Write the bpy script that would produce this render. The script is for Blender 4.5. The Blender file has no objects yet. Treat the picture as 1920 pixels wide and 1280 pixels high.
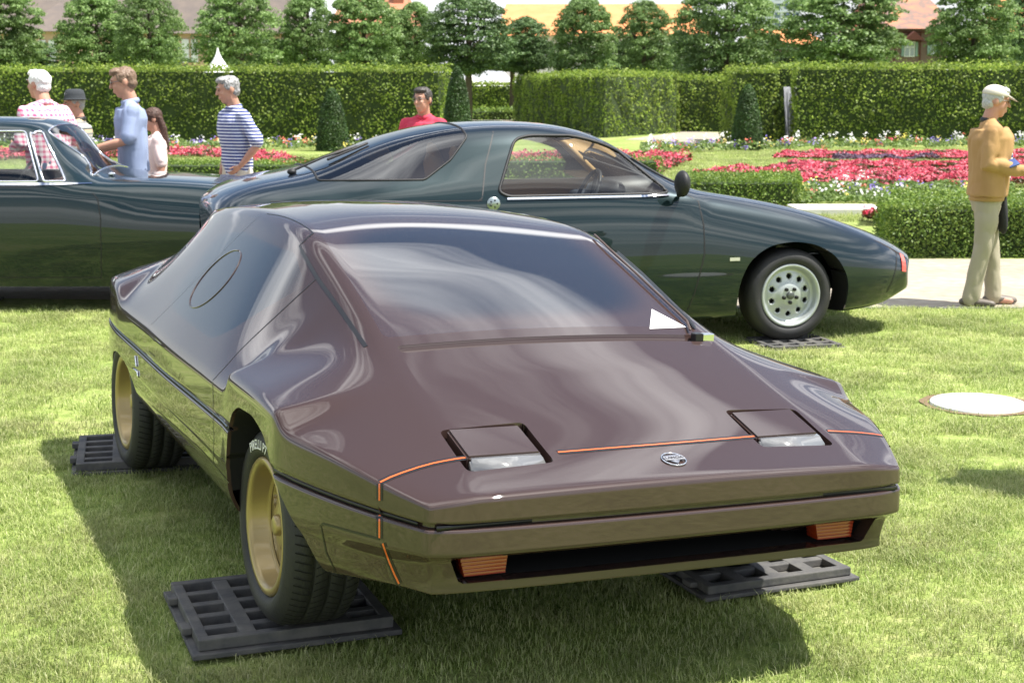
import bpy, bmesh, math, random
import numpy as np
from mathutils import Vector, Matrix, noise
from mathutils.bvhtree import BVHTree
R = math.radians
SC = bpy.context.scene
# ---------------------------------------------------------------- camera
F_PX, PITCH, CAM_H = 2869.3, 0.16633, 1.69645          # focal length in photo pixels, downward tilt, eye height
cam_d = bpy.data.cameras.new('camera'); cam = bpy.data.objects.new('camera', cam_d)
SC.collection.objects.link(cam); SC.camera = cam
cam.location = (0, 0, CAM_H); cam.rotation_euler = (math.pi/2 - PITCH, 0, 0)
cam_d.sensor_width = 36; cam_d.sensor_fit = 'HORIZONTAL'; cam_d.lens = 36*F_PX/1920
cam_d.clip_end = 2000; cam_d.clip_start = .05
cam_d.dof.use_dof = True; cam_d.dof.focus_distance = 4.9; cam_d.dof.aperture_fstop = 9.5
# ---------------------------------------------------------------- world
SUN = Vector((.43, -.08, .89)).normalized()
w = bpy.data.worlds.new('World'); SC.world = w; w.use_nodes = True
nt = w.node_tree; N = nt.nodes; LK = nt.links; N.clear()
out = N.new('ShaderNodeOutputWorld'); bg = N.new('ShaderNodeBackground')
sky = N.new('ShaderNodeTexSky'); sky.sky_type = 'NISHITA'; sky.sun_disc = False
sky.sun_elevation = math.asin(SUN.z); sky.sun_rotation = math.atan2(SUN.x, SUN.y)
sky.air_density = 1.0; sky.dust_density = 1.2; sky.ozone_density = 1.2
tc = N.new('ShaderNodeTexCoord'); mp = N.new('ShaderNodeMapping')
mp.inputs['Scale'].default_value = (.85, 1.0, 7.5); mp.inputs['Location'].default_value = (2.2, 7.7, 1.1)
no = N.new('ShaderNodeTexNoise'); no.inputs['Scale'].default_value = 1.35; no.inputs['Detail'].default_value = 7; no.inputs['Roughness'].default_value = .5
no.inputs['Distortion'].default_value = .15
rp = N.new('ShaderNodeValToRGB'); rp.color_ramp.elements[0].position = .49; rp.color_ramp.elements[1].position = .66
sx = N.new('ShaderNodeSeparateXYZ')
hz = N.new('ShaderNodeMapRange'); hz.inputs['From Min'].default_value = .0; hz.inputs['From Max'].default_value = .24
hz.inputs['To Min'].default_value = .95; hz.inputs['To Max'].default_value = 0
mx = N.new('ShaderNodeMath'); mx.operation = 'MAXIMUM'
mix = N.new('ShaderNodeMixRGB'); mix.inputs['Color2'].default_value = (8.5, 8.7, 9.0, 1)
LK.new(tc.outputs['Generated'], mp.inputs[0]); LK.new(mp.outputs[0], no.inputs['Vector']); LK.new(no.outputs[0], rp.inputs[0])
LK.new(tc.outputs['Generated'], sx.inputs[0]); LK.new(sx.outputs[2], hz.inputs[0])
mix2 = N.new('ShaderNodeMixRGB'); mix2.inputs['Color2'].default_value = (20, 20.3, 20.8, 1)
LK.new(hz.outputs[0], mix.inputs['Fac']); LK.new(rp.outputs[0], mix2.inputs['Fac'])
LK.new(sky.outputs[0], mix2.inputs['Color1']); LK.new(mix2.outputs[0], mix.inputs['Color1']); LK.new(mix.outputs[0], bg.inputs[0]); bg.inputs[1].default_value = .076
LK.new(bg.outputs[0], out.inputs[0])
sl = bpy.data.lights.new('sun', 'SUN'); sl.energy = 5.0; sl.angle = R(.53); sl.color = (1, .96, .89)
so = bpy.data.objects.new('sun', sl); SC.collection.objects.link(so); so.rotation_euler = SUN.to_track_quat('Z', 'Y').to_euler()
SC.view_settings.view_transform = 'Standard'; SC.view_settings.look = 'None'; SC.view_settings.gamma = 1
SC.view_settings.exposure = .95; SC.view_settings.use_curve_mapping = False
SC.render.engine = 'CYCLES'
COL = SC.collection
rnd = random.Random(7)
# ---------------------------------------------------------------- pixel -> world helpers (photo pixels, 1920 wide)
def ray(px, py):
    a, b = (px-960)/F_PX, -(py-640)/F_PX
    s, c = math.sin(PITCH), math.cos(PITCH)
    return Vector((0, 0, CAM_H)), Vector((a, c+b*s, -s+b*c))
def gp(px, py, z=0.):
    o, d = ray(px, py); t = (z-o.z)/d.z; return o+d*t
def dp(px, py, Y):
    o, d = ray(px, py); return o+d*(Y/d.y)
# ---------------------------------------------------------------- object helpers
def tag(o, label=None, cat=None, group=None, kind=None):
    if label: o['label'] = label
    if cat: o['category'] = cat
    if group: o['group'] = group
    if kind: o['kind'] = kind
    return o
def empty(name, loc=(0, 0, 0), rz=0., label=None, cat=None, group=None):
    o = bpy.data.objects.new(name, None); COL.objects.link(o); o.location = loc; o.rotation_euler = (0, 0, rz)
    o.empty_display_size = .1
    return tag(o, label, cat, group)
def link(name, me, mat=None, parent=None):
    o = bpy.data.objects.new(name, me); COL.objects.link(o)
    if mat is not None and len(me.materials) == 0: me.materials.append(mat)
    if parent is not None: o.parent = parent
    return o
def bobj(name, bm, mat=None, parent=None, smooth=True, recalc=True):
    if recalc: bmesh.ops.recalc_face_normals(bm, faces=bm.faces[:])
    me = bpy.data.meshes.new(name); bm.to_mesh(me); bm.free()
    me.polygons.foreach_set('use_smooth', [smooth]*len(me.polygons))
    return link(name, me, mat, parent)
def npmesh(name, V, F):
    """V (n,3), F (m,k) with constant k"""
    V = np.asarray(V, np.float32); F = np.asarray(F, np.int32); k = F.shape[1]
    me = bpy.data.meshes.new(name); me.vertices.add(len(V)); me.vertices.foreach_set('co', V.ravel())
    me.loops.add(F.size); me.loops.foreach_set('vertex_index', F.ravel())
    me.polygons.add(len(F)); me.polygons.foreach_set('loop_start', np.arange(0, F.size, k, dtype=np.int32))
    me.polygons.foreach_set('loop_total', np.full(len(F), k, np.int32)); me.update(calc_edges=True)
    return me
def box(bm, x0, x1, y0, y1, z0, z1, bev=0., M=None):
    r = bmesh.ops.create_cube(bm, size=1)
    vs = r['verts']
    for v in vs:
        v.co = Vector(((x0+x1)/2+v.co.x*(x1-x0), (y0+y1)/2+v.co.y*(y1-y0), (z0+z1)/2+v.co.z*(z1-z0)))
        if M is not None: v.co = M @ v.co
    if bev > 0:
        es = list({e for v in vs for e in v.link_edges})
        bmesh.ops.bevel(bm, geom=es, offset=bev, segments=2, affect='EDGES', profile=.5)
def bx(name, d, mat, parent=None, bev=0., M=None, smooth=False):
    bm = bmesh.new(); box(bm, *d, bev=bev, M=M); return bobj(name, bm, mat, parent, smooth=smooth)
def tube(bm, pts, rad, n=10, caps=True, flat=1., up=None):
    """tapered tube with rounded ends; rad number or list; flat squashes it along 'up'"""
    P = [Vector(p) for p in pts]; rr = list(rad) if hasattr(rad, '__len__') else [rad]*len(P)
    if caps:
        d0 = (P[0]-P[1]).normalized(); d1 = (P[-1]-P[-2]).normalized(); r0, r1 = rr[0], rr[-1]
        P = [P[0]+d0*r0*.95, P[0]+d0*r0*.6]+P+[P[-1]+d1*r1*.6, P[-1]+d1*r1*.95]; rr = [r0*.3, r0*.8]+rr+[r1*.8, r1*.3]
    rings = []; prev = None
    for i, p in enumerate(P):
        t = (P[min(i+1, len(P)-1)]-P[max(i-1, 0)]).normalized()
        if prev is None:
            a = Vector(up) if up is not None else (Vector((0, 0, 1)) if abs(t.z) < .9 else Vector((1, 0, 0)))
        else: a = prev
        a = (a-t*a.dot(t)).normalized(); prev = a; b = t.cross(a)
        rings.append([bm.verts.new(p+(a*math.cos(2*math.pi*k/n)*flat+b*math.sin(2*math.pi*k/n))*rr[i]) for k in range(n)])
    for A, B in zip(rings[:-1], rings[1:]):
        for k in range(n): bm.faces.new((A[k], A[(k+1) % n], B[(k+1) % n], B[k]))
    bm.faces.new(rings[0][::-1]); bm.faces.new(rings[-1])
def ell(bm, c, r, M=None, seg=20):
    q = bmesh.ops.create_uvsphere(bm, u_segments=seg, v_segments=seg//2+2, radius=1)
    for v in q['verts']:
        v.co = Vector((v.co.x*r[0], v.co.y*r[1], v.co.z*r[2]))
        if M is not None: v.co = M @ v.co
        v.co += Vector(c)
def lathe(bm, prof, n=48, axis='X', closed=False):
    """prof: list of (along axis, radius)"""
    rings = []
    for a, r in prof:
        ring = []
        for k in range(n):
            t = 2*math.pi*k/n; c, s = r*math.cos(t), r*math.sin(t)
            ring.append(bm.verts.new({'X': (a, c, s), 'Y': (c, a, s), 'Z': (c, s, a)}[axis]))
        rings.append(ring)
    pr = list(zip(rings[:-1], rings[1:]))
    if closed: pr.append((rings[-1], rings[0]))
    F = []
    for A, B in pr:
        F.append([bm.faces.new((A[k], A[(k+1) % n], B[(k+1) % n], B[k])) for k in range(n)])
    return rings, F
def evaluated(o):
    dg = bpy.context.evaluated_depsgraph_get(); dg.update()
    return bpy.data.meshes.new_from_object(o.evaluated_get(dg))
def subsurf_mesh(me, lv):
    o = bpy.data.objects.new('tmp', me); COL.objects.link(o)
    m = o.modifiers.new('s', 'SUBSURF'); m.levels = lv; m.render_levels = lv
    r = evaluated(o); bpy.data.objects.remove(o); return r
def remesh_mesh(bm, voxel, smooth=6, wr=0., ws=9., seed=0.):
    me = bpy.data.meshes.new('tmp'); bm.to_mesh(me); bm.free()
    o = bpy.data.objects.new('tmp', me); COL.objects.link(o)
    m = o.modifiers.new('r', 'REMESH'); m.mode = 'VOXEL'; m.voxel_size = voxel; m.use_smooth_shade = True
    s = o.modifiers.new('s', 'SMOOTH'); s.iterations = smooth; s.factor = .5
    r = evaluated(o); bpy.data.objects.remove(o)
    if wr:
        n = len(r.vertices); co = np.empty(n*3, np.float32); r.vertices.foreach_get('co', co); co = co.reshape(-1, 3)
        no_ = np.array([v.normal[:] for v in r.vertices], np.float32)
        d = np.array([abs(noise.noise(Vector((c[0]*ws+seed, c[1]*ws, c[2]*ws*.55+c[0]*3)))) for c in co], np.float32)
        co += no_*((d-.25)*wr)[:, None]; r.vertices.foreach_set('co', co.ravel()); r.update()
    r.polygons.foreach_set('use_smooth', [True]*len(r.polygons))
    return r
# ---------------------------------------------------------------- materials
def mat(name, col, rough=.6, metal=0., coat=0., var=None, vs=6., bump=0., bs=60., spec=.5, trans=0., ior=1.45, emis=None, coat_r=.03, alpha=1., vcoord='Object', detail=4):
    m = bpy.data.materials.new(name); m.use_nodes = True; t = m.node_tree; b = t.nodes['Principled BSDF']
    b.inputs['Base Color'].default_value = (*col, 1); b.inputs['Roughness'].default_value = rough
    b.inputs['Metallic'].default_value = metal; b.inputs['Coat Weight'].default_value = coat; b.inputs['Coat Roughness'].default_value = coat_r
    b.inputs['Specular IOR Level'].default_value = spec; b.inputs['Transmission Weight'].default_value = trans; b.inputs['IOR'].default_value = ior
    b.inputs['Alpha'].default_value = alpha
    if var or bump:
        c = t.nodes.new('ShaderNodeTexCoord')
    if var:
        n = t.nodes.new('ShaderNodeTexNoise'); n.inputs['Scale'].default_value = vs; n.inputs['Detail'].default_value = detail
        r = t.nodes.new('ShaderNodeValToRGB'); cs = [col]+list(var)
        el = r.color_ramp.elements; el[0].position = .32; el[1].position = .68
        for i in range(len(cs)-2): el.new(.32+.36*(i+1)/(len(cs)-1))
        for i, q in enumerate(cs): el[i].color = (*q, 1)
        t.links.new(c.outputs[vcoord], n.inputs['Vector']); t.links.new(n.outputs[0], r.inputs[0]); t.links.new(r.outputs[0], b.inputs['Base Color'])
    if bump:
        n = t.nodes.new('ShaderNodeTexNoise'); n.inputs['Scale'].default_value = bs; n.inputs['Detail'].default_value = 3
        u = t.nodes.new('ShaderNodeBump'); u.inputs['Strength'].default_value = bump; u.inputs['Distance'].default_value = .01
        t.links.new(c.outputs[vcoord], n.inputs['Vector']); t.links.new(n.outputs[0], u.inputs['Height']); t.links.new(u.outputs[0], b.inputs['Normal'])
    return m
def leafmat(name, cols, tr=.35, rough=.5, vs=.6, patch=None):
    """leaf: diffuse + translucent; random per-mesh-island colour plus large soft variation"""
    m = bpy.data.materials.new(name); m.use_nodes = True; t = m.node_tree; t.nodes.clear()
    o = t.nodes.new('ShaderNodeOutputMaterial'); b = t.nodes.new('ShaderNodeBsdfPrincipled'); tl = t.nodes.new('ShaderNodeBsdfTranslucent'); ms = t.nodes.new('ShaderNodeMixShader')
    g = t.nodes.new('ShaderNodeNewGeometry'); r = t.nodes.new('ShaderNodeValToRGB'); el = r.color_ramp.elements
    for i in range(len(cols)-2): el.new((i+1)/(len(cols)-1))
    for i, q in enumerate(cols): el[i].color = (*q, 1)
    t.links.new(g.outputs['Random Per Island'], r.inputs[0])
    n = t.nodes.new('ShaderNodeTexNoise'); n.inputs['Scale'].default_value = vs; n.inputs['Detail'].default_value = 3
    t.links.new(g.outputs['Position'], n.inputs['Vector'])
    mr = t.nodes.new('ShaderNodeMapRange'); mr.inputs['From Min'].default_value = .35; mr.inputs['From Max'].default_value = .65
    mr.inputs['To Min'].default_value = .72; mr.inputs['To Max'].default_value = 1.28
    t.links.new(n.outputs[0], mr.inputs[0])
    hs = t.nodes.new('ShaderNodeHueSaturation'); t.links.new(r.outputs[0], hs.inputs['Color']); t.links.new(mr.outputs[0], hs.inputs['Value'])
    src = hs.outputs[0]
    if patch:
        n2 = t.nodes.new('ShaderNodeTexNoise'); n2.inputs['Scale'].default_value = patch[1]; n2.inputs['Detail'].default_value = 5
        t.links.new(g.outputs['Position'], n2.inputs['Vector'])
        r2 = t.nodes.new('ShaderNodeValToRGB'); r2.color_ramp.elements[0].position = .46; r2.color_ramp.elements[1].position = .66
        t.links.new(n2.outputs[0], r2.inputs[0])
        mm = t.nodes.new('ShaderNodeMixRGB'); mm.inputs['Color2'].default_value = (*patch[0], 1)
        sc = t.nodes.new('ShaderNodeMath'); sc.operation = 'MULTIPLY'; sc.inputs[1].default_value = patch[2]
        t.links.new(r2.outputs[0], sc.inputs[0]); t.links.new(sc.outputs[0], mm.inputs['Fac']); t.links.new(src, mm.inputs['Color1']); src = mm.outputs[0]
    t.links.new(src, b.inputs['Base Color']); t.links.new(src, tl.inputs[0])
    b.inputs['Roughness'].default_value = rough; b.inputs['Specular IOR Level'].default_value = .35
    ms.inputs[0].default_value = tr; t.links.new(b.outputs[0], ms.inputs[1]); t.links.new(tl.outputs[0], ms.inputs[2]); t.links.new(ms.outputs[0], o.inputs[0])
    return m
def glassmat(name, tint, rough=0., refl=.12):
    m = bpy.data.materials.new(name); m.use_nodes = True; t = m.node_tree; t.nodes.clear()
    o = t.nodes.new('ShaderNodeOutputMaterial'); tr = t.nodes.new('ShaderNodeBsdfTransparent'); gl = t.nodes.new('ShaderNodeBsdfGlossy')
    fr = t.nodes.new('ShaderNodeFresnel'); fr.inputs[0].default_value = 1.5; ms = t.nodes.new('ShaderNodeMixShader')
    ad = t.nodes.new('ShaderNodeMath'); ad.operation = 'ADD'; ad.inputs[1].default_value = refl; ad.use_clamp = True
    tr.inputs[0].default_value = (*tint, 1); gl.inputs['Roughness'].default_value = rough
    t.links.new(fr.outputs[0], ad.inputs[0]); t.links.new(ad.outputs[0], ms.inputs[0]); t.links.new(tr.outputs[0], ms.inputs[1]); t.links.new(gl.outputs[0], ms.inputs[2]); t.links.new(ms.outputs[0], o.inputs[0])
    return m
BLACK = mat('black_rubber', (.012, .012, .013), .55); DARK = mat('dark_void', (.006, .006, .006), .9)
CHROME = mat('chrome', (.75, .76, .78), .08, 1.); RUBBER = mat('tyre_rubber', (.018, .018, .019), .62, bump=.15, bs=90, var=[(.03, .029, .028)], vs=5)
WHITE = mat('white_print', (.8, .8, .8), .5); GLASSC = glassmat('clear_glass', (.92, .95, .93), refl=.03)
# ================================================================ cutting tools for car bodies
def inside(p, poly):
    x, y = p; c = False; n = len(poly)
    for i in range(n):
        x0, y0 = poly[i]; x1, y1 = poly[i-1]
        if (y0 > y) != (y1 > y) and x < (x1-x0)*(y-y0)/(y1-y0)+x0: c = not c
    return c
def cut(bm, poly, ax, cond):
    """cuts poly (2D, in the axes ax) into the faces that satisfy cond; returns the faces inside"""
    a, b = ax; xs = [p[0] for p in poly]; ys = [p[1] for p in poly]; m = .002
    third = 3-a-b
    for i in range(len(poly)):
        p, q = poly[i-1], poly[i]; lo = (min(p[0], q[0])-.03, min(p[1], q[1])-.03); hi = (max(p[0], q[0])+.03, max(p[1], q[1])+.03)
        fs = []
        for f in bm.faces:
            cc = [v.co for v in f.verts]
            if max(c[a] for c in cc) < lo[0] or min(c[a] for c in cc) > hi[0] or max(c[b] for c in cc) < lo[1] or min(c[b] for c in cc) > hi[1]: continue
            if cond(f): fs.append(f)
        if not fs: continue
        co = [0, 0, 0]; co[a], co[b] = p; nn = [0, 0, 0]; nn[a], nn[b] = -(q[1]-p[1]), q[0]-p[0]
        if abs(nn[a])+abs(nn[b]) < 1e-9: continue
        geom = list({e for f in fs for e in f.edges}|{v for f in fs for v in f.verts})+fs
        bmesh.ops.bisect_plane(bm, geom=geom, dist=1e-5, plane_co=co, plane_no=nn)
    res = []
    for f in bm.faces:
        c = f.calc_center_median()
        if min(xs) <= c[a] <= max(xs) and min(ys) <= c[b] <= max(ys) and cond(f) and inside((c[a], c[b]), poly): res.append(f)
    return res
def keep_normals(bm):
    bm.normal_update()
    Ls = [bm.verts.layers.float.get('n'+k) or bm.verts.layers.float.new('n'+k) for k in 'xyz']
    for v in bm.verts:
        for L, c in zip(Ls, v.normal): v[L] = c
def split_part(bm, faces):
    """moves faces to a new bmesh (keeping them in place)"""
    nb = bmesh.new(); mp_ = {}
    LsA = [bm.verts.layers.float.get('n'+k) for k in 'xyz']; LsB = [nb.verts.layers.float.new('n'+k) for k in 'xyz']
    for f in faces:
        vs = []
        for v in f.verts:
            if v not in mp_:
                q = nb.verts.new(v.co); mp_[v] = q
                for A, B in zip(LsA, LsB): q[B] = v[A]
            vs.append(mp_[v])
        g = nb.faces.new(vs); g.material_index = f.material_index; g.smooth = True
    bmesh.ops.delete(bm, geom=faces, context='FACES'); return nb
def rim_walls(bm, faces_deleted_edges, vec):
    """extrude the open edges of a cut hole by vec -> new faces"""
    r = bmesh.ops.extrude_edge_only(bm, edges=faces_deleted_edges)
    vs = [g for g in r['geom'] if isinstance(g, bmesh.types.BMVert)]
    for v in vs: v.co += vec(v.co) if callable(vec) else Vector(vec)
    for g in r['geom']:
        if isinstance(g, bmesh.types.BMFace): g.smooth = False
    return [g for g in r['geom'] if isinstance(g, bmesh.types.BMEdge)]
def hole(bm, faces, vec):
    border = [e for f in faces for e in f.edges if sum(1 for g in e.link_faces if g in faces) == 1]
    border = list(set(border)); bmesh.ops.delete(bm, geom=list(faces), context='FACES')
    border = [e for e in border if e.is_valid and len(e.link_faces) == 1]
    dup = bmesh.ops.duplicate(bm, geom=border)      # walls keep their own vertices, so the rim stays crisp
    border = [g for g in dup['geom'] if isinstance(g, bmesh.types.BMEdge)]
    for k in 'xyz':
        L = bm.verts.layers.float.get('n'+k)
        if L:
            for g in dup['geom']:
                if isinstance(g, bmesh.types.BMVert): g[L] = 0.
    return rim_walls(bm, border, vec)
def finish(name, bm, mats, parent, normals=True):
    """to object, with the stored normals of the uncut body so that reflections run on across the cuts"""
    Ls = [bm.verts.layers.float.get('n'+k) for k in 'xyz']; bm.normal_update()
    use = []
    for v in bm.verts:
        n = Vector([v[L] for L in Ls]) if normals and Ls[0] else Vector((0, 0, 0))
        good = n.length > .5 and all(f.normal.dot(n) > .55 for f in v.link_faces)
        use.append(n.normalized() if good else (0, 0, 0))
    fl = [f.smooth for f in bm.faces]; me = bpy.data.meshes.new(name); bm.to_mesh(me); bm.free()
    me.polygons.foreach_set('use_smooth', fl)
    for m in mats: me.materials.append(m)
    if normals and Ls[0]: me.normals_split_custom_set_from_vertices(use)
    return link(name, me, None, parent)
def ribbon(bm, P, Nn, width, lift):
    """flat band along P (points) with surface normals Nn"""
    L, Rr = [], []
    for i, p in enumerate(P):
        t = (P[min(i+1, len(P)-1)]-P[max(i-1, 0)]).normalized(); n = Nn[i]; s = t.cross(n).normalized()
        L.append(bm.verts.new(p+s*width/2+n*lift)); Rr.append(bm.verts.new(p-s*width/2+n*lift))
    for i in range(len(P)-1): bm.faces.new((L[i], L[i+1], Rr[i+1], Rr[i]))
def resample(pts, step):
    P = [Vector(p) for p in pts]; o = [P[0]]
    for a, b in zip(P[:-1], P[1:]):
        n = max(1, int((b-a).length/step+.5))
        for k in range(1, n+1): o.append(a.lerp(b, k/n))
    return o
def smooth_poly(pts, it=2):
    P = [Vector(p) for p in pts]
    for _ in range(it):
        Q = [P[0]]
        for a, b in zip(P[:-1], P[1:]): Q += [a.lerp(b, .25), a.lerp(b, .75)]
        Q.append(P[-1]); P = Q
    return P
def rpoly(pts, r, n=4):
    """rounded closed 2D polygon"""
    out = []
    m = len(pts)
    for i in range(m):
        a, b, c = Vector(pts[i-1]), Vector(pts[i]), Vector(pts[(i+1) % m])
        d1 = (a-b); d2 = (c-b); k = min(r, d1.length*.45, d2.length*.45)
        p, q = b+d1.normalized()*k, b+d2.normalized()*k
        for j in range(n+1):
            t = j/n; out.append(tuple(((1-t)**2)*p+2*t*(1-t)*b+t*t*q))
    return out
def text_mesh(s, size, depth, arc=None, spacing=1.):
    """flat lettering in the XY plane, centred; arc=(radius, mid angle) bends it round a circle"""
    c = bpy.data.curves.new('t', 'FONT'); c.body = s; c.size = size; c.extrude = depth; c.align_x = 'CENTER'; c.align_y = 'CENTER'
    c.space_character = spacing; c.resolution_u = 2
    o = bpy.data.objects.new('t', c); COL.objects.link(o); me = evaluated(o); bpy.data.objects.remove(o)
    if arc:
        r0, a0 = arc
        for v in me.vertices:
            x, y, z = v.co; a = a0-x/r0; rr = r0+y; v.co = (rr*math.cos(a), rr*math.sin(a), z)
    return me
# ================================================================ brown wedge car
M3 = Matrix(((0.90811, -0.41725, 0.03528), (0.41705, 0.90879, 0.01329), (-0.03760, 0.00264, 0.99929)))   # columns: right, back, up
car = empty('concept_car', label='low wedge shaped dark brown show car with gold wheels parked on black plastic plates', cat='car')
CM = Matrix.Translation((0.04376, 4.81123, 0)) @ M3.to_4x4()
car.matrix_world = CM; CI = CM.inverted()
BROWN = (.040, .0230, .0195)
def brown_mat(name, glassy):
    m = mat(name, BROWN, .45, 0., coat=1., coat_r=.010, spec=.08)
    t = m.node_tree; b = t.nodes['Principled BSDF']; b.inputs['Coat IOR'].default_value = 1.56
    c = t.nodes.new('ShaderNodeTexCoord'); n = t.nodes.new('ShaderNodeTexNoise'); n.inputs['Scale'].default_value = 2.2; n.inputs['Detail'].default_value = 2
    u = t.nodes.new('ShaderNodeBump'); u.inputs['Strength'].default_value = .008; u.inputs['Distance'].default_value = .01
    t.links.new(c.outputs['Object'], n.inputs['Vector']); t.links.new(n.outputs[0], u.inputs['Height']); t.links.new(u.outputs[0], b.inputs['Coat Normal'])
    if glassy: b.inputs['Coat IOR'].default_value = 2.05 if 'windscreen' in name else 1.62
    if glassy:       # paint that fades into dark glass inside the window: distance to the window's middle in car coordinates
        mp_ = t.nodes.new('ShaderNodeMapping'); mp_.vector_type = 'POINT'
        ctr, rad = glassy; mp_.inputs['Location'].default_value = tuple(-q/s for q, s in zip(ctr, rad)); mp_.inputs['Scale'].default_value = tuple(1/s for s in rad)
        ab = t.nodes.new('ShaderNodeVectorMath'); ab.operation = 'ABSOLUTE'
        pw = t.nodes.new('ShaderNodeVectorMath'); pw.operation = 'MULTIPLY'; sq = t.nodes.new('ShaderNodeVectorMath'); sq.operation = 'MULTIPLY'
        sm = t.nodes.new('ShaderNodeVectorMath'); sm.operation = 'DOT_PRODUCT'; sm.inputs[1].default_value = (1, 1, 1)
        r = t.nodes.new('ShaderNodeMapRange'); r.inputs['From Min'].default_value = .25; r.inputs['From Max'].default_value = 1.05
        r.inputs['To Min'].default_value = 1; r.inputs['To Max'].default_value = 0; r.interpolation_type = 'SMOOTHSTEP'
        mx_ = t.nodes.new('ShaderNodeMixRGB'); mx_.inputs['Color1'].default_value = (*BROWN, 1); mx_.inputs['Color2'].default_value = (.006, .007, .012, 1)
        t.links.new(c.outputs['Object'], mp_.inputs[0]); t.links.new(mp_.outputs[0], pw.inputs[0]); t.links.new(mp_.outputs[0], pw.inputs[1])
        t.links.new(pw.outputs[0], sq.inputs[0]); t.links.new(pw.outputs[0], sq.inputs[1]); t.links.new(sq.outputs[0], sm.inputs[0])
        t.links.new(sm.outputs['Value'], r.inputs[0]); t.links.new(r.outputs[0], mx_.inputs['Fac']); t.links.new(mx_.outputs[0], b.inputs['Base Color'])
    return m
PAINT = brown_mat('brown_paint', None)
WSGLASS = brown_mat('brown_windscreen', ((0.0, .36, 1.06), (.50, .40, 5.)))
SDGLASS = brown_mat('brown_side_window', ((0.0, 1.12, .955), (5., .66, .185)))
# stations: u(back) and rows (v, w) from the centre line to the upper edge of the flank
TOP = [  # (u or list of u), rows
 ([-.965, -.965, -.955, -.948, -.93], [(0, .668), (.32, .666), (.60, .658), (.67, .651), (.728, .640)]),
 (-.80, [(0, .712), (.31, .708), (.595, .694), (.72, .682), (.80, .668)]),
 (-.60, [(0, .778), (.30, .774), (.575, .764), (.75, .737), (.885, .712)]),
 (-.40, [(0, .843), (.30, .839), (.570, .828), (.765, .790), (.945, .722)]),
 (-.335, [(0, .865), (.30, .861), (.568, .848), (.72, .823), (.955, .775)]),
 (-.155, [(0, .923), (.30, .919), (.565, .905), (.72, .860), (.95, .785)]),
 (.06, [(0, .996), (.29, .990), (.562, .980), (.70, .862), (.94, .780)]),
 (.265, [(0, 1.066), (.29, 1.058), (.558, 1.046), (.735, .858), (.93, .775)]),
 (.345, [(0, 1.092), (.29, 1.084), (.556, 1.072), (.735, .868), (.92, .708)]),
 (.50, [(0, 1.140), (.29, 1.131), (.555, 1.120), (.74, .893), (.915, .703)]),
 (.66, [(0, 1.188), (.28, 1.180), (.552, 1.170), (.738, .922), (.91, .702)]),
 (.90, [(0, 1.232), (.28, 1.226), (.545, 1.196), (.73, .943), (.905, .70)]),
 (1.35, [(0, 1.243), (.28, 1.237), (.53, 1.200), (.72, .949), (.90, .70)]),
 (1.85, [(0, 1.215), (.27, 1.21), (.515, 1.178), (.705, .935), (.88, .70)]),
 (2.20, [(0, 1.17), (.27, 1.165), (.50, 1.142), (.69, .92), (.875, .702)]),
 (2.40, [(0, 1.07), (.26, 1.06), (.475, 1.02), (.69, .87), (.870, .706)]),
 (2.47, [(0, 1.045), (.26, 1.035), (.47, .99), (.70, .872), (.868, .775)]),
 (2.72, [(0, .95), (.26, .945), (.45, .92), (.67, .855), (.85, .775)]),
 (2.88, [(0, .90), (.26, .897), (.43, .885), (.62, .845), (.82, .772)]),
]
def belt_w(u):
    return float(np.interp(u, [-.96, -.5, -.2, .3, .7, 1.7, 2.9], [.588, .606, .616, .608, .600, .590, .594]))
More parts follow.
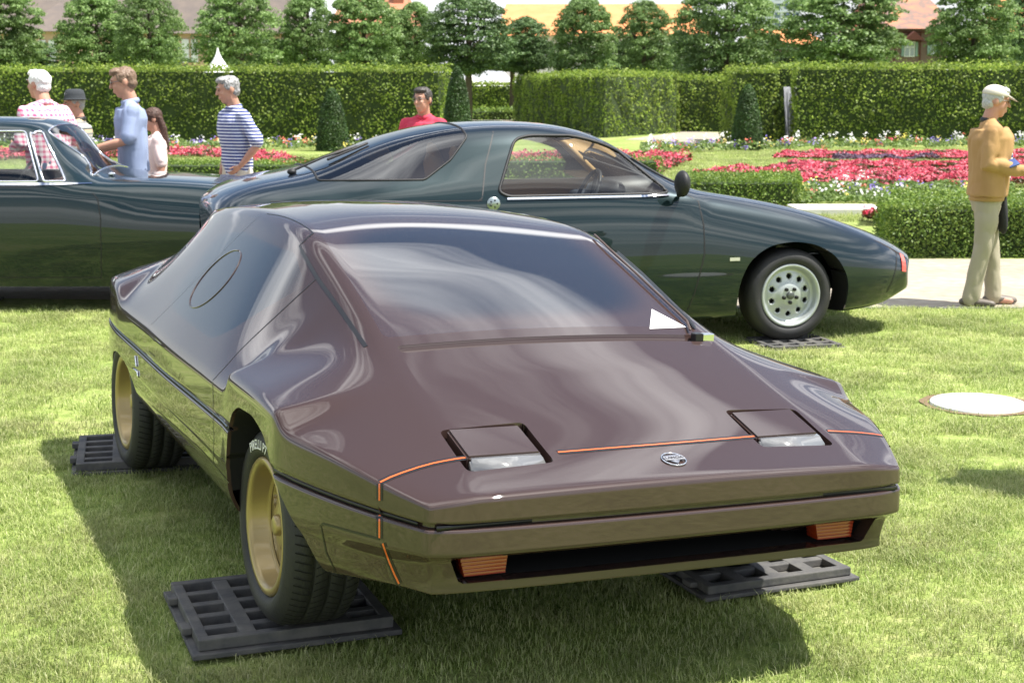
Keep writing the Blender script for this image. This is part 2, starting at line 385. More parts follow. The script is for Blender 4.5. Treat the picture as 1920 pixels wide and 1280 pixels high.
def build_body():
    bm = bmesh.new(); cr = bm.edges.layers.float.new('crease_edge'); g = []
    for u, rows in TOP:
        us = u if isinstance(u, list) else [u]*5
        g.append([bm.verts.new((v, uu, w_)) for uu, (v, w_) in zip(us, rows)])
    for A, B in zip(g[:-1], g[1:]):
        for k in range(4): bm.faces.new((A[k], A[k+1], B[k+1], B[k]))
    # perimeter: front centre -> corner -> flank -> rear corner -> rear centre
    per = [g[0][0], g[0][1], g[0][2], g[0][3]]+[s[4] for s in g]+[g[-1][3], g[-1][2], g[-1][1], g[-1][0]]
    nF, nS = 4, len(g); cols = []
    for i, p in enumerate(per):
        v, u, w_ = p.co; b = belt_w(u); front = i < nF; rear = i >= nF+nS
        if front: dn = Vector((0, -1, 0)); dn = Vector((0, -1, 0))
        elif i == nF: dn = Vector((.6, -.8, 0))
        elif rear: dn = Vector((0, 1, 0))
        elif i == nF+nS-1: dn = Vector((.6, .8, 0))
        else: dn = Vector((1, 0, 0))
        t = float(np.interp(u, [-.93, -.75, -.5], [0, .6, 1])) if not rear else 1.
        if front or i == nF:   # nose: band, tucked-in chin, lip
            rows = [(.004, b+.008), (-.012, b+.005), (-.012, b-.005), (.006, b-.009), (.008, .513), (-.028, .492), (-.045, .432), (-.040, .402), (-.10, .392), (-.4, .46)]
        else:
            lo = float(np.interp(u, [-.8, -.3, .3, 2.9], [.395, .33, .32, .33]))
            rows = [(.006, b+.009), (-.012, b+.005), (-.012, b-.005), (.008, b-.009), (.008, float(np.interp(u, [-.8, -.5, .3], [.51, .50, .48]))),
                    (float(np.interp(u, [-.8, -.4], [-.02, .004])), .47), (float(np.interp(u, [-.8, -.4], [-.03, -.002])), max(.39, lo+.04)), (-.035, lo+.012), (-.09, lo-.002), (-.4, lo+.10)]
        cols.append([p]+[bm.verts.new((max(0, v+dn.x*o) if not (front and abs(v) < 1e-6) and not (rear and abs(v) < 1e-6) else 0, u+dn.y*o, ww)) for o, ww in rows])
    for A, B in zip(cols[:-1], cols[1:]):
        for k in range(10):
            try: bm.faces.new((A[k], B[k], B[k+1], A[k+1]))
            except ValueError: pass
    # mirror
    geo = bm.verts[:]+bm.edges[:]+bm.faces[:]
    def setc(va, vb, c):
        e = bm.edges.get((va, vb))
        if e: e[cr] = c
    for a, b_ in zip(per[nF:nF+nS-1], per[nF+1:nF+nS]): setc(a, b_, .92)
    for a, b_ in zip(per[:nF], per[1:nF+1]): setc(a, b_, .8)
    for i in range(nF+nS-1, len(per)-1): setc(per[i], per[i+1], .9)
    for A, B in zip(cols[:-1], cols[1:]):
        for k in (1, 2, 3, 4): setc(A[k], B[k], 1.)
        setc(A[5], B[5], .8 if cols.index(A) <= nF+1 else .2); setc(A[8], B[8], .8); setc(A[6], B[6], .5)
    for k in range(1, 9): setc(cols[nF][k], cols[nF][k+1], .75)
    for k in range(10): setc(cols[nF+nS-1][k], cols[nF+nS-1][k+1], .8)
    setc(cols[nF][0], cols[nF][1], .75)
    for s0, s1 in zip(g[:-1], g[1:]): setc(s0[2], s1[2], .8 if s0[2].co.y < 1.9 else .6)
    setc(g[4][3], g[4][4], .8); [setc(g[k][3], g[k+1][3], .35) for k in (5, 6)]; setc(g[7][3], g[7][4], .9); setc(g[3][3], g[3][4], .3); setc(g[8][3], g[8][4], .5); setc(g[14][0], g[14][1], .7); setc(g[14][1], g[14][2], .7)
    # sharp-ish ridges over the front wheel hump
    bm.normal_update()
    r = bmesh.ops.duplicate(bm, geom=geo)
    nv = [x for x in r['geom'] if isinstance(x, bmesh.types.BMVert)]; nf = [x for x in r['geom'] if isinstance(x, bmesh.types.BMFace)]
    for v in nv: v.co.x *= -1
    bmesh.ops.reverse_faces(bm, faces=nf)
    bmesh.ops.remove_doubles(bm, verts=bm.verts[:], dist=.0004)
    bmesh.ops.recalc_face_normals(bm, faces=bm.faces[:])
    me = bpy.data.meshes.new('b'); bm.to_mesh(me); bm.free()
    return subsurf_mesh(me, 3)
bm = bmesh.new(); bm.from_mesh(build_body())
for f in bm.faces: f.smooth = True
# make sure normals point out
if sum(1 for f in bm.faces if f.normal.z > .5 and f.calc_center_median().z > .9) == 0: bmesh.ops.reverse_faces(bm, faces=bm.faces[:])
keep_normals(bm); bvh = BVHTree.FromBMesh(bm)
CO, CR = CI @ Vector((0, 0, CAM_H)), CI.to_3x3()
def pick(px, py):
    o, d = ray(px, py); h = bvh.ray_cast(CO, (CR @ d).normalized()); return (h[0], h[1]) if h[0] else None
def picks(pts, step=12):
    P, Nn = [], []
    for q in resample([(x, y, 0) for x, y in pts], step):
        h = pick(q.x, q.y)
        if h: P.append(h[0]); Nn.append(h[1])
    return P, Nn
mir = lambda P: [Vector((-p.x, p.y, p.z)) for p in P]
BLK_TRIM = mat('black_trim', (.01, .01, .011), .35); ORANGE = mat('orange_pinstripe', (.62, .11, .02), .35, coat=.6)
# --- seam lines, measured before cutting
seams = []   # (points, normals, width, mirrored too)
def seam(px_pts, width, mirror=True, it=1):
    P, Nn = picks([tuple(q)[:2] for q in smooth_poly([(x, y, 0) for x, y in px_pts], it)] if it else px_pts)
    seams.append((P, Nn, width))
    if mirror: seams.append((mir(P), mir(Nn), width))
seam([(500, 401), (530, 405), (560, 417), (580, 430), (587, 437)], .005)
seam([(587, 437), (562, 460), (566, 470)], .009, it=0)
seam([(566, 470), (595, 521), (640, 583), (686, 650)], .013, it=0)
seam([(595, 521), (520, 590), (455, 651), (436, 672)], .005)
seam([(436, 672), (420, 690), (399, 713)], .006)
seam([(399, 716), (400, 770), (401, 820), (400, 868)], .006, it=0)
seam([(486, 405), (430, 458), (340, 553), (282, 610)], .002)
seam([(285, 760), (330, 800), (380, 845), (430, 905)], .004, it=0)
# --- arches
flankL = lambda f: f.calc_center_median().x < -.3
flankR = lambda f: f.calc_center_median().x > .3
ARCH_F = rpoly([(-.62, .20), (-.52, .44), (-.335, .615), (-.245, .690), (-.10, .717), (.10, .704), (.185, .665), (.225, .60), (.262, .44), (.27, .20)], .05)
ARCH_R = rpoly([(1.94, .20), (1.965, .34), (2.05, .43), (2.2, .485), (2.42, .50), (2.58, .47), (2.68, .37), (2.70, .20)], .05)
for poly in (ARCH_F, ARCH_R):
    for cnd, sgn in ((flankL, 1), (flankR, -1)):
        fs = cut(bm, poly, (1, 2), cnd); e = hole(bm, set(fs), (sgn*.012, 0, 0)); e = [q for q in e if all(abs(v.co.x) > .72 and v.co.z > .395 for v in q.verts)]
        r_ = bmesh.ops.extrude_edge_only(bm, edges=e)
        for g_ in r_['geom']:
            if isinstance(g_, bmesh.types.BMVert): g_.co.x += sgn*.26
        for g_ in r_['geom']:
            if isinstance(g_, bmesh.types.BMFace): g_.material_index = 1
# --- nose opening below the band
def front(f): c = f.calc_center_median(); return c.y < -.80 and f.normal.y < -.2
fs = cut(bm, rpoly([(-.665, .502), (.665, .502), (.63, .426), (-.63, .426)], .015), (0, 2), front)
e = hole(bm, set(fs), (0, .05, 0))
r_ = bmesh.ops.extrude_edge_only(bm, edges=e)
for g_ in r_['geom']:
    if isinstance(g_, bmesh.types.BMVert): g_.co.y += .25
    if isinstance(g_, bmesh.types.BMFace): g_.material_index = 1
# --- headlight recesses and the wiper slot
topf = lambda f: f.normal.z > .4 and f.calc_center_median().y < .1
def px_poly(pts):
    return [tuple(pick(*q)[0])[:2] for q in pts]
HL = {}
hl_px = [(850, 806), (1000, 794), (1057, 868), (897, 886)]
hr_px = [(1374, 769), (1501, 762), (1572, 827), (1440, 839)]
cL, cR = px_poly(hl_px), px_poly(hr_px)
HP = []
for s, c in ((-1, cL), (1, cR)): HP.append(sorted([(abs(x), y) for x, y in c], key=lambda q: (q[1], q[0])))
av = [((a[0]+b[0])/2, (a[1]+b[1])/2) for a, b in zip(*HP)]     # two front corners then two rear corners
(fi, fy), (fo, fy2), (ri, ry), (ro, ry2) = (sorted(av[:2])+sorted(av[2:]))
print('headlight', av)
fy = fy2 = (fy+fy2)/2; ry = ry2 = (ry+ry2)/2; fi = ri = (fi+ri)/2; fo = ro = (fo+ro)/2
for s in (-1, 1):
    fs = cut(bm, rpoly([(s*fi, fy), (s*fo, fy), (s*ro, ry), (s*ri, ry)], .022), (0, 1), topf)
    e = hole(bm, set(fs), lambda c: Vector((0, 0, -.055)))
    try:
        r_ = bmesh.ops.edgeloop_fill(bm, edges=e)
        for q in r_['faces']: q.material_index = 1; q.smooth = False
    except Exception as ex: print(ex)
wsl = pick(747, 655)[0]; wu = wsl.y; wv = abs(wsl.x); print('right end', pick(1355, 632), pick(1330, 632))
print('wiper slot', wu, wv)
fs = cut(bm, rpoly([(-wv, wu-.022), (wv, wu-.022), (wv, wu+.022), (-wv, wu+.022)], .02), (0, 1), topf)
e = hole(bm, set(fs), lambda c: Vector((0, -.004 if c.y > wu else .012, -.022)))
try:
    for q in bmesh.ops.edgeloop_fill(bm, edges=e)['faces']: q.smooth = False; q.material_index = 2
except Exception as ex: print(ex)
# --- windscreen and side windows become parts
topw = lambda f: f.normal.z > .4
ws = cut(bm, rpoly([(-.545, wu+.075), (.545, wu+.075), (.50, .80), (-.50, .80)], .03), (0, 1), topw)
wsb = split_part(bm, ws); finish('windscreen', wsb, [WSGLASS], car)
P_, N_ = picks([(566, 470), (595, 521)]); q0, q1 = P_[0], P_[-1]
sdp = [(q0.y+.03, q0.z-.01), (q1.y+.03, q1.z-.03), (.72, .84), (.85, .79), (1.60, .80), (1.85, .86), (1.75, 1.08), (1.35, 1.12), (.85, 1.11)]
for cnd, nm in ((lambda f: f.calc_center_median().x < -.4 and f.normal.x < -.3, 'side_window'), (lambda f: f.calc_center_median().x > .4 and f.normal.x > .3, 'side_window')):
    ss = cut(bm, rpoly(sdp, .05), (1, 2), cnd); sb = split_part(bm, ss); finish(nm, sb, [SDGLASS], car)
finish('body', bm, [PAINT, DARK, mat('slot_brown', (.07, .045, .038), .5)], car)
# --- round inset ring on the side windows
def surf_ring(ctr, a, b_, rot, n=40):
    P, Nn = [], []
    for k in range(n+1):
        t = 2*math.pi*k/n; x = a*math.cos(t); y = b_*math.sin(t)
        px = ctr[0]+x*math.cos(rot)-y*math.sin(rot); py = ctr[1]+x*math.sin(rot)+y*math.cos(rot)
        h = pick(px, py); P.append(h[0]); Nn.append(h[1])
    return P, Nn
RP, RN = surf_ring((404, 523), 69, 21, R(-49))
for m_ in (0, 1):
    b2 = bmesh.new()
    PP, NN = (RP, RN) if not m_ else (mir(RP), mir(RN))
    tube(b2, [p+n*.0005 for p, n in zip(PP, NN)], .0032, n=6, caps=False); bobj('window_ring', b2, PAINT, car)
for P, Nn, wd in seams:
    if len(P) < 2: continue
    b2 = bmesh.new(); ribbon(b2, P, Nn, wd, .0012); bobj('panel_gap', b2, BLK_TRIM, car, recalc=False)
# black belt strip with its bluish reflection painted as a thin line, in the groove right round
BELTHI = mat('belt_reflection', (.12, .15, .20), .15, .9)
for s in (-1, 1):
    us = [x for x in np.linspace(-.955, 2.86, 60)]
    def flank_v(u, z):
        h = bvh.ray_cast(Vector((s*2, u, z)), Vector((-s, 0, 0))); return h[0]
    for nm, z0, z1, off, mt, lo, hi in (('belt_strip', -.0055, .0055, .002, BLK_TRIM, -.90, 2.84), ('belt_reflection_line', -.002, .0015, .0065, BELTHI, .26, 2.84)):
        for rng in ((lo, -.345), (.235, hi)) if lo < 0 else ((lo, hi),):
            if rng[1] <= rng[0]: continue
            b2 = bmesh.new(); rows = []
            for u in np.linspace(rng[0], rng[1], max(4, int((rng[1]-rng[0])/.08))):
                b = belt_w(u); h = flank_v(u, b+.016)
                if h is None: continue
                x = h.x-s*.004
                rows.append([b2.verts.new((x-s*.01, u, b+z0)), b2.verts.new((x, u, b+z0)), b2.verts.new((x, u, b+z1)), b2.verts.new((x-s*.01, u, b+z1))])
                if nm == 'belt_reflection_line':
                    for v in rows[-1]: v.co.x += s*.003
            for A, B in zip(rows[:-1], rows[1:]):
                for k in range(3): b2.faces.new((A[k], A[k+1], B[k+1], B[k]))
            bobj(nm, b2, mt, car)
b2 = bmesh.new(); box(b2, -.71, .71, -.948, -.935, .5825, .5925); bobj('belt_strip', b2, BLK_TRIM, car)
# --- pinstripe band: black with a thin orange line, over the hood and down both flanks
def stripe(px_pts, it=1, mirror=False):
    P, Nn = picks([tuple(q)[:2] for q in smooth_poly([(x, y, 0) for x, y in px_pts], it)], 6)
    for PP, NN in ([(P, Nn)]+([(mir(P), mir(Nn))] if mirror else [])):
        b2 = bmesh.new(); ribbon(b2, PP, NN, .022, .0009); o = bobj('pinstripe_band', b2, BLK_TRIM, car, recalc=False)
        b3 = bmesh.new(); ribbon(b3, PP, NN, .0062, .0016); bobj('orange_line', b3, ORANGE, o, recalc=False)
stripe([(713, 904), (740, 891), (800, 871), (850, 861), (874, 858)])
stripe([(1046, 848), (1130, 841), (1260, 831), (1414, 818)])
stripe([(1552, 808), (1600, 810), (1650, 815), (1686, 825)])
stripe([(712, 906), (712, 938)], 0, True); stripe([(712, 955), (712, 1008)], 0, True); stripe([(718, 1018), (735, 1065), (757, 1110)], 1, True)
# --- headlights: lid and glass front inside each recess
LENS = mat('headlight_glass', (.17, .17, .17), .14, .1, coat=1., bump=.12, bs=35)
def hood_z(x, y):
    h = bvh.ray_cast(Vector((x, y, 3)), Vector((0, 0, -1))); return h[0].z
for s in (-1, 1):
    hh = empty('headlight', parent_ := (0, 0, 0)) if False else None
    g1, g2 = .016, .020
    xi, xo = s*(fi+g1), s*(fo-g2); xa, xb = min(xi, xo), max(xi, xo)
    yr, ym, yf = ry-.006, fy+.052, fy+.008
    def zz(x, y): return hood_z(x, y)
    zr = (hood_z(xa, ry+.03)+hood_z(xb, ry+.03))/2-.010; sl_ = .30; zm = zr-(yr-ym)*sl_; zf = (hood_z(xa, fy-.02)+hood_z(xb, fy-.02))/2
    b2 = bmesh.new()
    vs = [b2.verts.new(p) for p in ((xa, yr, zr), (xb, yr, zr), (xb, ym, zm), (xa, ym, zm), (xa, yr, zr-.06), (xb, yr, zr-.06), (xb, ym, zm-.06), (xa, ym, zm-.06))]
    for q in ((0, 1, 2, 3), (4, 7, 6, 5), (0, 4, 5, 1), (1, 5, 6, 2), (2, 6, 7, 3), (3, 7, 4, 0)): b2.faces.new([vs[k] for k in q])
    bmesh.ops.bevel(b2, geom=b2.edges[:], offset=.006, segments=2, affect='EDGES')
    lid = bobj('headlight_lid', b2, PAINT, car, smooth=False)
    b2 = bmesh.new()
    prof = [(ym-.001, zm-.001), (ym-.014, zm-.004), (yf+.012, zf+.002), (yf, zf-.012), (yf, zf-.05), (ym-.001, zf-.05)]
    A = [b2.verts.new((xa+.001, y, z)) for y, z in prof]; B = [b2.verts.new((xb-.001, y, z)) for y, z in prof]
    for k in range(len(prof)): b2.faces.new((A[k], B[k], B[(k+1) % 6], A[(k+1) % 6]))
    b2.faces.new(A[::-1]); b2.faces.new(B)
    bmesh.ops.bevel(b2, geom=[e for e in b2.edges if abs(e.verts[0].co.x-e.verts[1].co.x) < 1e-5], offset=.007, segments=2, affect='EDGES')
    bobj('headlight', b2, LENS, car)
# --- turn signals in the nose opening
AMBER = mat('amber_lens', (.26, .030, .008), .18, 0, coat=1.)
for s in (-1, 1):
    b2 = bmesh.new()
    for k in range(7):
        z0 = .435+k*.0093; sh = k*.006; box(b2, s*(.50+.010), s*(.50+.010)+.0001, 0, 0.0001, 0, 0.0001) if False else None
        x0, x1 = sorted((s*(.490-sh*.25), s*(.607+sh*.35)))
        box(b2, x0, x1, -.884+.001*k, -.83, z0, z0+.0092, .0006)
    o = bobj('turn_signal', b2, AMBER, car)
# --- wiper parked: long arm down the right screen edge, chrome pivot cap
b2 = bmesh.new(); P, Nn = picks([(1112, 437), (1200, 513), (1290, 600), (1302, 617)]); ribbon(b2, P, Nn, .012, .004); ribbon(b2, P, Nn, .006, .010); bobj('windscreen_edge_strip', b2, BLK_TRIM, car, recalc=False)
b2 = bmesh.new(); P, Nn = picks([(1113, 446), (1190, 517), (1286, 607), (1292, 624)]); tube(b2, [p+n*.012 for p, n in zip(P, Nn)], .0045, n=6); bobj('wiper_arm', b2, mat('wiper_brown', (.07, .045, .035), .4), car)
pc = pick(1308, 629)[0]
bx('wiper_base', (pc.x-.028, pc.x+.0, wu-.016, wu+.016, pc.z-.02, pc.z+.012), BLK_TRIM, car, .003)
bx('wiper_pivot_cap', (pc.x+.001, pc.x+.042, wu-.016, wu+.012, pc.z-.02, pc.z+.010), CHROME, car, .003)
# --- paper notice behind the screen, seen on it at the right
T = [pick(*q) for q in ((1222, 580), (1218, 617), (1287, 614))]
b2 = bmesh.new(); n_ = T[0][1]; vs = [b2.verts.new(p+n_*.0015) for p, n in T]; b2.faces.new(vs)
tri = bobj('triangular_sticker', b2, WHITE, car, smooth=False)
PINKP = mat('sticker_print', (.55, .25, .22), .6)
b2 = bmesh.new()
for px, py in ((1234, 594), (1239, 601), (1247, 600), (1232, 601)):
    h = pick(px, py); c = h[0]+h[1]*.0025; ell(b2, c, (.004, .003, .0008), seg=8)
bobj('sticker_mark', b2, PINKP, tri)
# --- emblem on the hood
h = pick(1263, 862); ez = h[1]; ex = Vector((1, 0, 0)); ey = ez.cross(ex).normalized(); EM = Matrix((ex, ey, ez)).transposed().to_4x4(); EM.translation = h[0]+ez*.003
b2 = bmesh.new(); tube(b2, [EM @ Vector((.034*math.cos(t), .034*math.sin(t), 0)) for t in np.linspace(0, 2*math.pi, 33)], .0022, n=6, caps=False)
em = bobj('round_emblem', b2, CHROME, car)
b2 = bmesh.new()
pl = [(-.026, .020), (.026, .020), (.020, -.002), (0, -.026), (-.020, -.002)]
for A_, z0, z1 in ((1., -.002, .002),):
    lo_ = [b2.verts.new(EM @ Vector((x*A_, y*A_, z0))) for x, y in pl]; hi_ = [b2.verts.new(EM @ Vector((x*A_, y*A_, z1))) for x, y in pl]
    b2.faces.new(hi_); b2.faces.new(lo_[::-1])
    for k in range(5): b2.faces.new((lo_[k], lo_[(k+1) % 5], hi_[(k+1) % 5], hi_[k]))
bobj('emblem_shield', b2, mat('emblem_blue', (.25, .26, .30), .35, .6), em)
b2 = bmesh.new(); box(b2, -.030, .030, -.010, .010, .002, .0045, M=EM); bobj('emblem_banner', b2, mat('emblem_grey', (.42, .42, .44), .4, .7), em, smooth=False)
tm = text_mesh('LANCIA', .0155, .0006); tm.transform(EM @ Matrix.Translation((0, 0, .0052))); link('emblem_lettering', tm, mat('emblem_dark', (.05, .05, .06), .4), em)
# --- side badges, door handle slot
for s in (1, ):
    for pts, rr in (([(255, 668), (257, 686)], .004), ([(250, 690), (259, 697), (260, 706)], .004)):
        P, Nn = picks(pts, 4); b2 = bmesh.new(); tube(b2, [p+n*.003 for p, n in zip(P, Nn)], rr, n=6); bobj('side_badge', b2, CHROME, car)
    P, Nn = picks([(280, 629), (290, 639)], 4); b2 = bmesh.new(); ribbon(b2, P, Nn, .006, .0015); bobj('door_catch', b2, BLK_TRIM, car)
    P, Nn = picks([(280, 659), (290, 668)], 4); b2 = bmesh.new(); ribbon(b2, P, Nn, .006, .0015); bobj('door_catch', b2, BLK_TRIM, car)
# --- recessed panel line on the front flank
P, Nn = picks([(635, 1082), (612, 1035), (602, 985), (606, 981), (660, 996), (712, 1010)], 6)
b2 = bmesh.new(); ribbon(b2, P, Nn, .006, .001); bobj('panel_gap', b2, BLK_TRIM, car, recalc=False)
# --- underbody and inner tubs
b2 = bmesh.new(); box(b2, -.60, .60, -.62, 2.6, .33, .60); box(b2, -.7, .7, .50, 1.8, .34, .66); bobj('underbody', b2, DARK, car)
# --- wheels
GOLD = mat('gold_wheel_paint', (.34, .25, .10), .38, .5, coat=.4); NUT = mat('dark_nut', (.03, .03, .03), .4, .8)
def lowprof_wheel(par, name='wheel'):
    """axis X, outer face towards -X, centre at the origin"""
    wl = bpy.data.objects.new(name, None); COL.objects.link(wl); wl.parent = par; wl.empty_display_size = .1
    b = bmesh.new(); W = .225
    prof = [(.02, .208), (.0, .215), (-.012, .235), (-.010, .262), (.008, .286), (.022, .294), (.034, .299), (.060, .300), (.0602, .293), (.068, .293), (.0682, .300),
            (.108, .301), (.1082, .293), (.118, .293), (.1182, .301), (.158, .300), (.1582, .293), (.166, .293), (.1662, .300), (.192, .298), (.204, .292), (.220, .27), (.225, .24), (.21, .21)]
    lathe(b, prof, 96, 'X'); ty = bobj('tyre', b, RUBBER, wl)
    b = bmesh.new()      # tread sipes
    for k in range(72):
        t = 2*math.pi*k/72
        for x0, x1, dt in ((.006, .058, .05), (.070, .106, -.05), (.120, .156, .05), (.168, .206, -.05)):
            P_ = [Vector((x, (.3008-(0.006 if x < .02 or x > .2 else 0))*math.cos(t+dt*(x-x0)/(x1-x0)), (.3008-(0.006 if x < .02 or x > .2 else 0))*math.sin(t+dt*(x-x0)/(x1-x0)))) for x in np.linspace(x0, x1, 3)]
            Nn_ = [Vector((0, p.y, p.z)).normalized() for p in P_]; ribbon(b, P_, Nn_, .0035, .0004)
    tg = bobj('tread_groove', b, DARK, ty, recalc=False); tag(tg, kind='stuff')
    b = bmesh.new()
    lathe(b, [(.03, .210), (.002, .211), (-.004, .205), (-.003, .190), (.004, .184), (.012, .180), (.055, .174), (.062, .168), (.064, .158)], 72, 'X')
    bobj('rim', b, GOLD, wl)
    b = bmesh.new()     # wheel face with four arched openings
    n = 96; rads = [.160, .150, .138, .122, .104, .086, .070, .058, .03, .0005]; xs = [.066, .066, .064, .060, .056, .052, .048, .044, .043, .043]
    rings, FF = lathe(b, list(zip(xs, rads)), n, 'X')
    dele = []
    for j, row in enumerate(FF):
        for k, f in enumerate(row):
            a = ((k+.5)/n*5) % 1
            if 1 <= j <= 5 and .26+.03*abs(3-j) < a < .74-.03*abs(3-j): dele.append(f)
    e = list({e for f in dele for e in f.edges if sum(1 for q in e.link_faces if q in dele) == 1})
    bmesh.ops.delete(b, geom=dele, context='FACES'); e = [q for q in e if q.is_valid]
    r_ = bmesh.ops.extrude_edge_only(b, edges=e)
    for g_ in r_['geom']:
        if isinstance(g_, bmesh.types.BMVert): g_.co.x += .045
    bobj('wheel_face', b, GOLD, wl)
    b = bmesh.new(); lathe(b, [(.11, .17), (.112, .001)], 32, 'X'); bobj('brake_disc', b, mat('brake_steel', (.10, .10, .10), .4, .8), wl)
    b = bmesh.new(); lathe(b, [(.045, .034), (.030, .032), (.026, .024), (.026, .0005)], 24, 'X'); bobj('hub_cap', b, GOLD, wl)
    return wl
wh = lowprof_wheel(car); wh.location = (-.875, .02, .348)
tl = text_mesh('PIRELLI P7', .042, .0006, arc=(.247, R(99)), spacing=1.02)
tl.transform(Matrix(((0, 0, 1, -.0135), (1, 0, 0, 0), (0, 1, 0, 0), (0, 0, 0, 1))) @ Matrix.Diagonal((-1, 1, 1, 1)))
link('tyre_lettering', tl, WHITE, wh)
def copy_wheel(src, loc, flip):
    r = src.copy(); COL.objects.link(r); r.location = loc
    for ch in src.children:
        if ch.name.startswith('tyre_lettering') and flip is None: continue
        c = ch.copy(); COL.objects.link(c); c.parent = r
        for gch in ch.children: d = gch.copy(); COL.objects.link(d); d.parent = c
    if flip: r.rotation_euler = (0, 0, math.pi)
    return r
copy_wheel(wh, (-.852, 2.37, .280), False); copy_wheel(wh, (.875, .02, .40), True); copy_wheel(wh, (.852, 2.37, .34), True)
# ================================================================ generic car shell for the two green cars (X forward, Y left, Z up)
def shell(stations, creases, lv=2, cap=True):
    """stations: list of lists of (x, y, z) half-section rows, centre first; returns an evaluated, mirrored, subdivided bmesh"""
    bm = bmesh.new(); cr = bm.edges.layers.float.new('crease_edge')
    g = [[bm.verts.new((x, -y, z)) for x, y, z in st] for st in stations]
    for A, B in zip(g[:-1], g[1:]):
        for k in range(len(A)-1): bm.faces.new((A[k], A[k+1], B[k+1], B[k]))
    if cap:
        for st in (g[0], g[-1]):
            n = len(st); c = st
            for k in range(0, (n-1)//2):
                a, b = c[k], c[k+1]; d, e = c[n-1-k], c[n-2-k]
                if b is not e:
                    try: bm.faces.new((a, b, e, d))
                    except ValueError: pass
    for (i0, i1, k, val) in creases:       # lengthwise
        for i in range(i0, i1):
            e = bm.edges.get((g[i][k], g[i+1][k]))
            if e: e[cr] = val
    for st in (g[0], g[-1]):
        for a, b in zip(st[:-1], st[1:]):
            e = bm.edges.get((a, b))
            if e: e[cr] = .45
    r = bmesh.ops.duplicate(bm, geom=bm.verts[:]+bm.edges[:]+bm.faces[:])
    for v in [x for x in r['geom'] if isinstance(x, bmesh.types.BMVert)]: v.co.y *= -1
    bmesh.ops.reverse_faces(bm, faces=[x for x in r['geom'] if isinstance(x, bmesh.types.BMFace)])
    bmesh.ops.remove_doubles(bm, verts=bm.verts[:], dist=.0004); bmesh.ops.recalc_face_normals(bm, faces=bm.faces[:])
    me = bpy.data.meshes.new('s'); bm.to_mesh(me); bm.free(); me = subsurf_mesh(me, lv)
    bm = bmesh.new(); bm.from_mesh(me)
    for f in bm.faces: f.smooth = True
    if sum(f.normal.z for f in bm.faces if f.calc_center_median().z > 1.2) < 0: bmesh.ops.reverse_faces(bm, faces=bm.faces[:])
    keep_normals(bm); return bm
def window(bm, poly, name, glass, par, cond, wall=(0, 0, 0), rad=.04, frame=None, fr_w=.02):
    pp = rpoly(poly, rad); fs = cut(bm, pp, (0, 2), cond); fset = set(fs)
    border = [e for f in fs for e in f.edges if sum(1 for q in e.link_faces if q in fset) == 1]
    nb = split_part(bm, fs)
    o = finish(name, nb, [glass], par)
    # rubber / chrome strip round the opening
    if frame:
        adj = {}
        for e in border:
            if e.is_valid:
                for p, q in (e.verts, e.verts[::-1] if isinstance(e.verts, tuple) else (e.verts[1], e.verts[0])): adj.setdefault(p, []).append(q)
        while adj:
            st_ = next(iter(adj)); path = [st_]; cur = st_
            while True:
                nx_ = [q for q in adj.get(cur, []) if q in adj and q is not (path[-2] if len(path) > 1 else None) and (q not in path[1:])]
                nx_ = [q for q in nx_ if q is not st_ or len(path) > 2]
                if not nx_: break
                cur = nx_[0]
                if cur is st_: break
                path.append(cur)
            for q in path: adj.pop(q, None)
            P = [q.co.copy() for q in path]; P = [p for i, p in enumerate(P) if (p-P[i-1]).length > .004]
            if len(P) > 8:
                b2 = bmesh.new(); tube(b2, P+[P[0], P[1]], fr_w/2, n=6, caps=False); bobj('window_seal', b2, frame, par)
    return o
def flat_line(name, bvhx, pts, width, mt, par, side=-1, ax='y', lift=.0015, step=.04):
    """thin band on a flank along (x, z) points"""
    P, Nn = [], []
    for q in resample([(x, z, 0) for x, z in pts], step):
        h = bvhx.ray_cast(Vector((q.x, side*3, q.y)), Vector((0, -side, 0)))
        if h[0]: P.append(h[0]); Nn.append(h[1])
    if len(P) < 2: return
    b2 = bmesh.new(); ribbon(b2, P, Nn, width, lift); return bobj(name, b2, mt, par, recalc=False)
def arches(bm, polys, depth=.22):
    for poly in polys:
        for sg in (-1, 1):
            fs = cut(bm, poly, (0, 2), lambda f: f.calc_center_median().y*sg > .3)
            e = hole(bm, set(fs), (0, -sg*.015, 0)); e = [q for q in e if all(abs(v.co.y) > .5 for v in q.verts)]
            r_ = bmesh.ops.extrude_edge_only(bm, edges=e)
            for g_ in r_['geom']:
                if isinstance(g_, bmesh.types.BMVert): g_.co.y -= sg*depth
                if isinstance(g_, bmesh.types.BMFace): g_.material_index = 1; g_.smooth = False
def circ(cx, cz, r, n=28): return [(cx+r*math.cos(2*math.pi*k/n), cz+r*math.sin(2*math.pi*k/n)) for k in range(n)]
def carpaint(name, col, metal, rough, c_ior=1.55, flip=None):
    m = mat(name, col, rough, metal, coat=1., coat_r=.012, spec=.15); t = m.node_tree; b = t.nodes['Principled BSDF']; b.inputs['Coat IOR'].default_value = c_ior
    if flip:
        lw = t.nodes.new('ShaderNodeLayerWeight'); lw.inputs[0].default_value = .5; mx_ = t.nodes.new('ShaderNodeMixRGB')
        mx_.inputs['Color1'].default_value = (*col, 1); mx_.inputs['Color2'].default_value = (*flip, 1); t.links.new(lw.outputs['Facing'], mx_.inputs['Fac']); t.links.new(mx_.outputs[0], b.inputs['Base Color'])
    return m
TAN = mat('tan_leather', (.42, .27, .12), .55, bump=.1, bs=30); DASH = mat('dark_dashboard', (.03, .03, .032), .5)
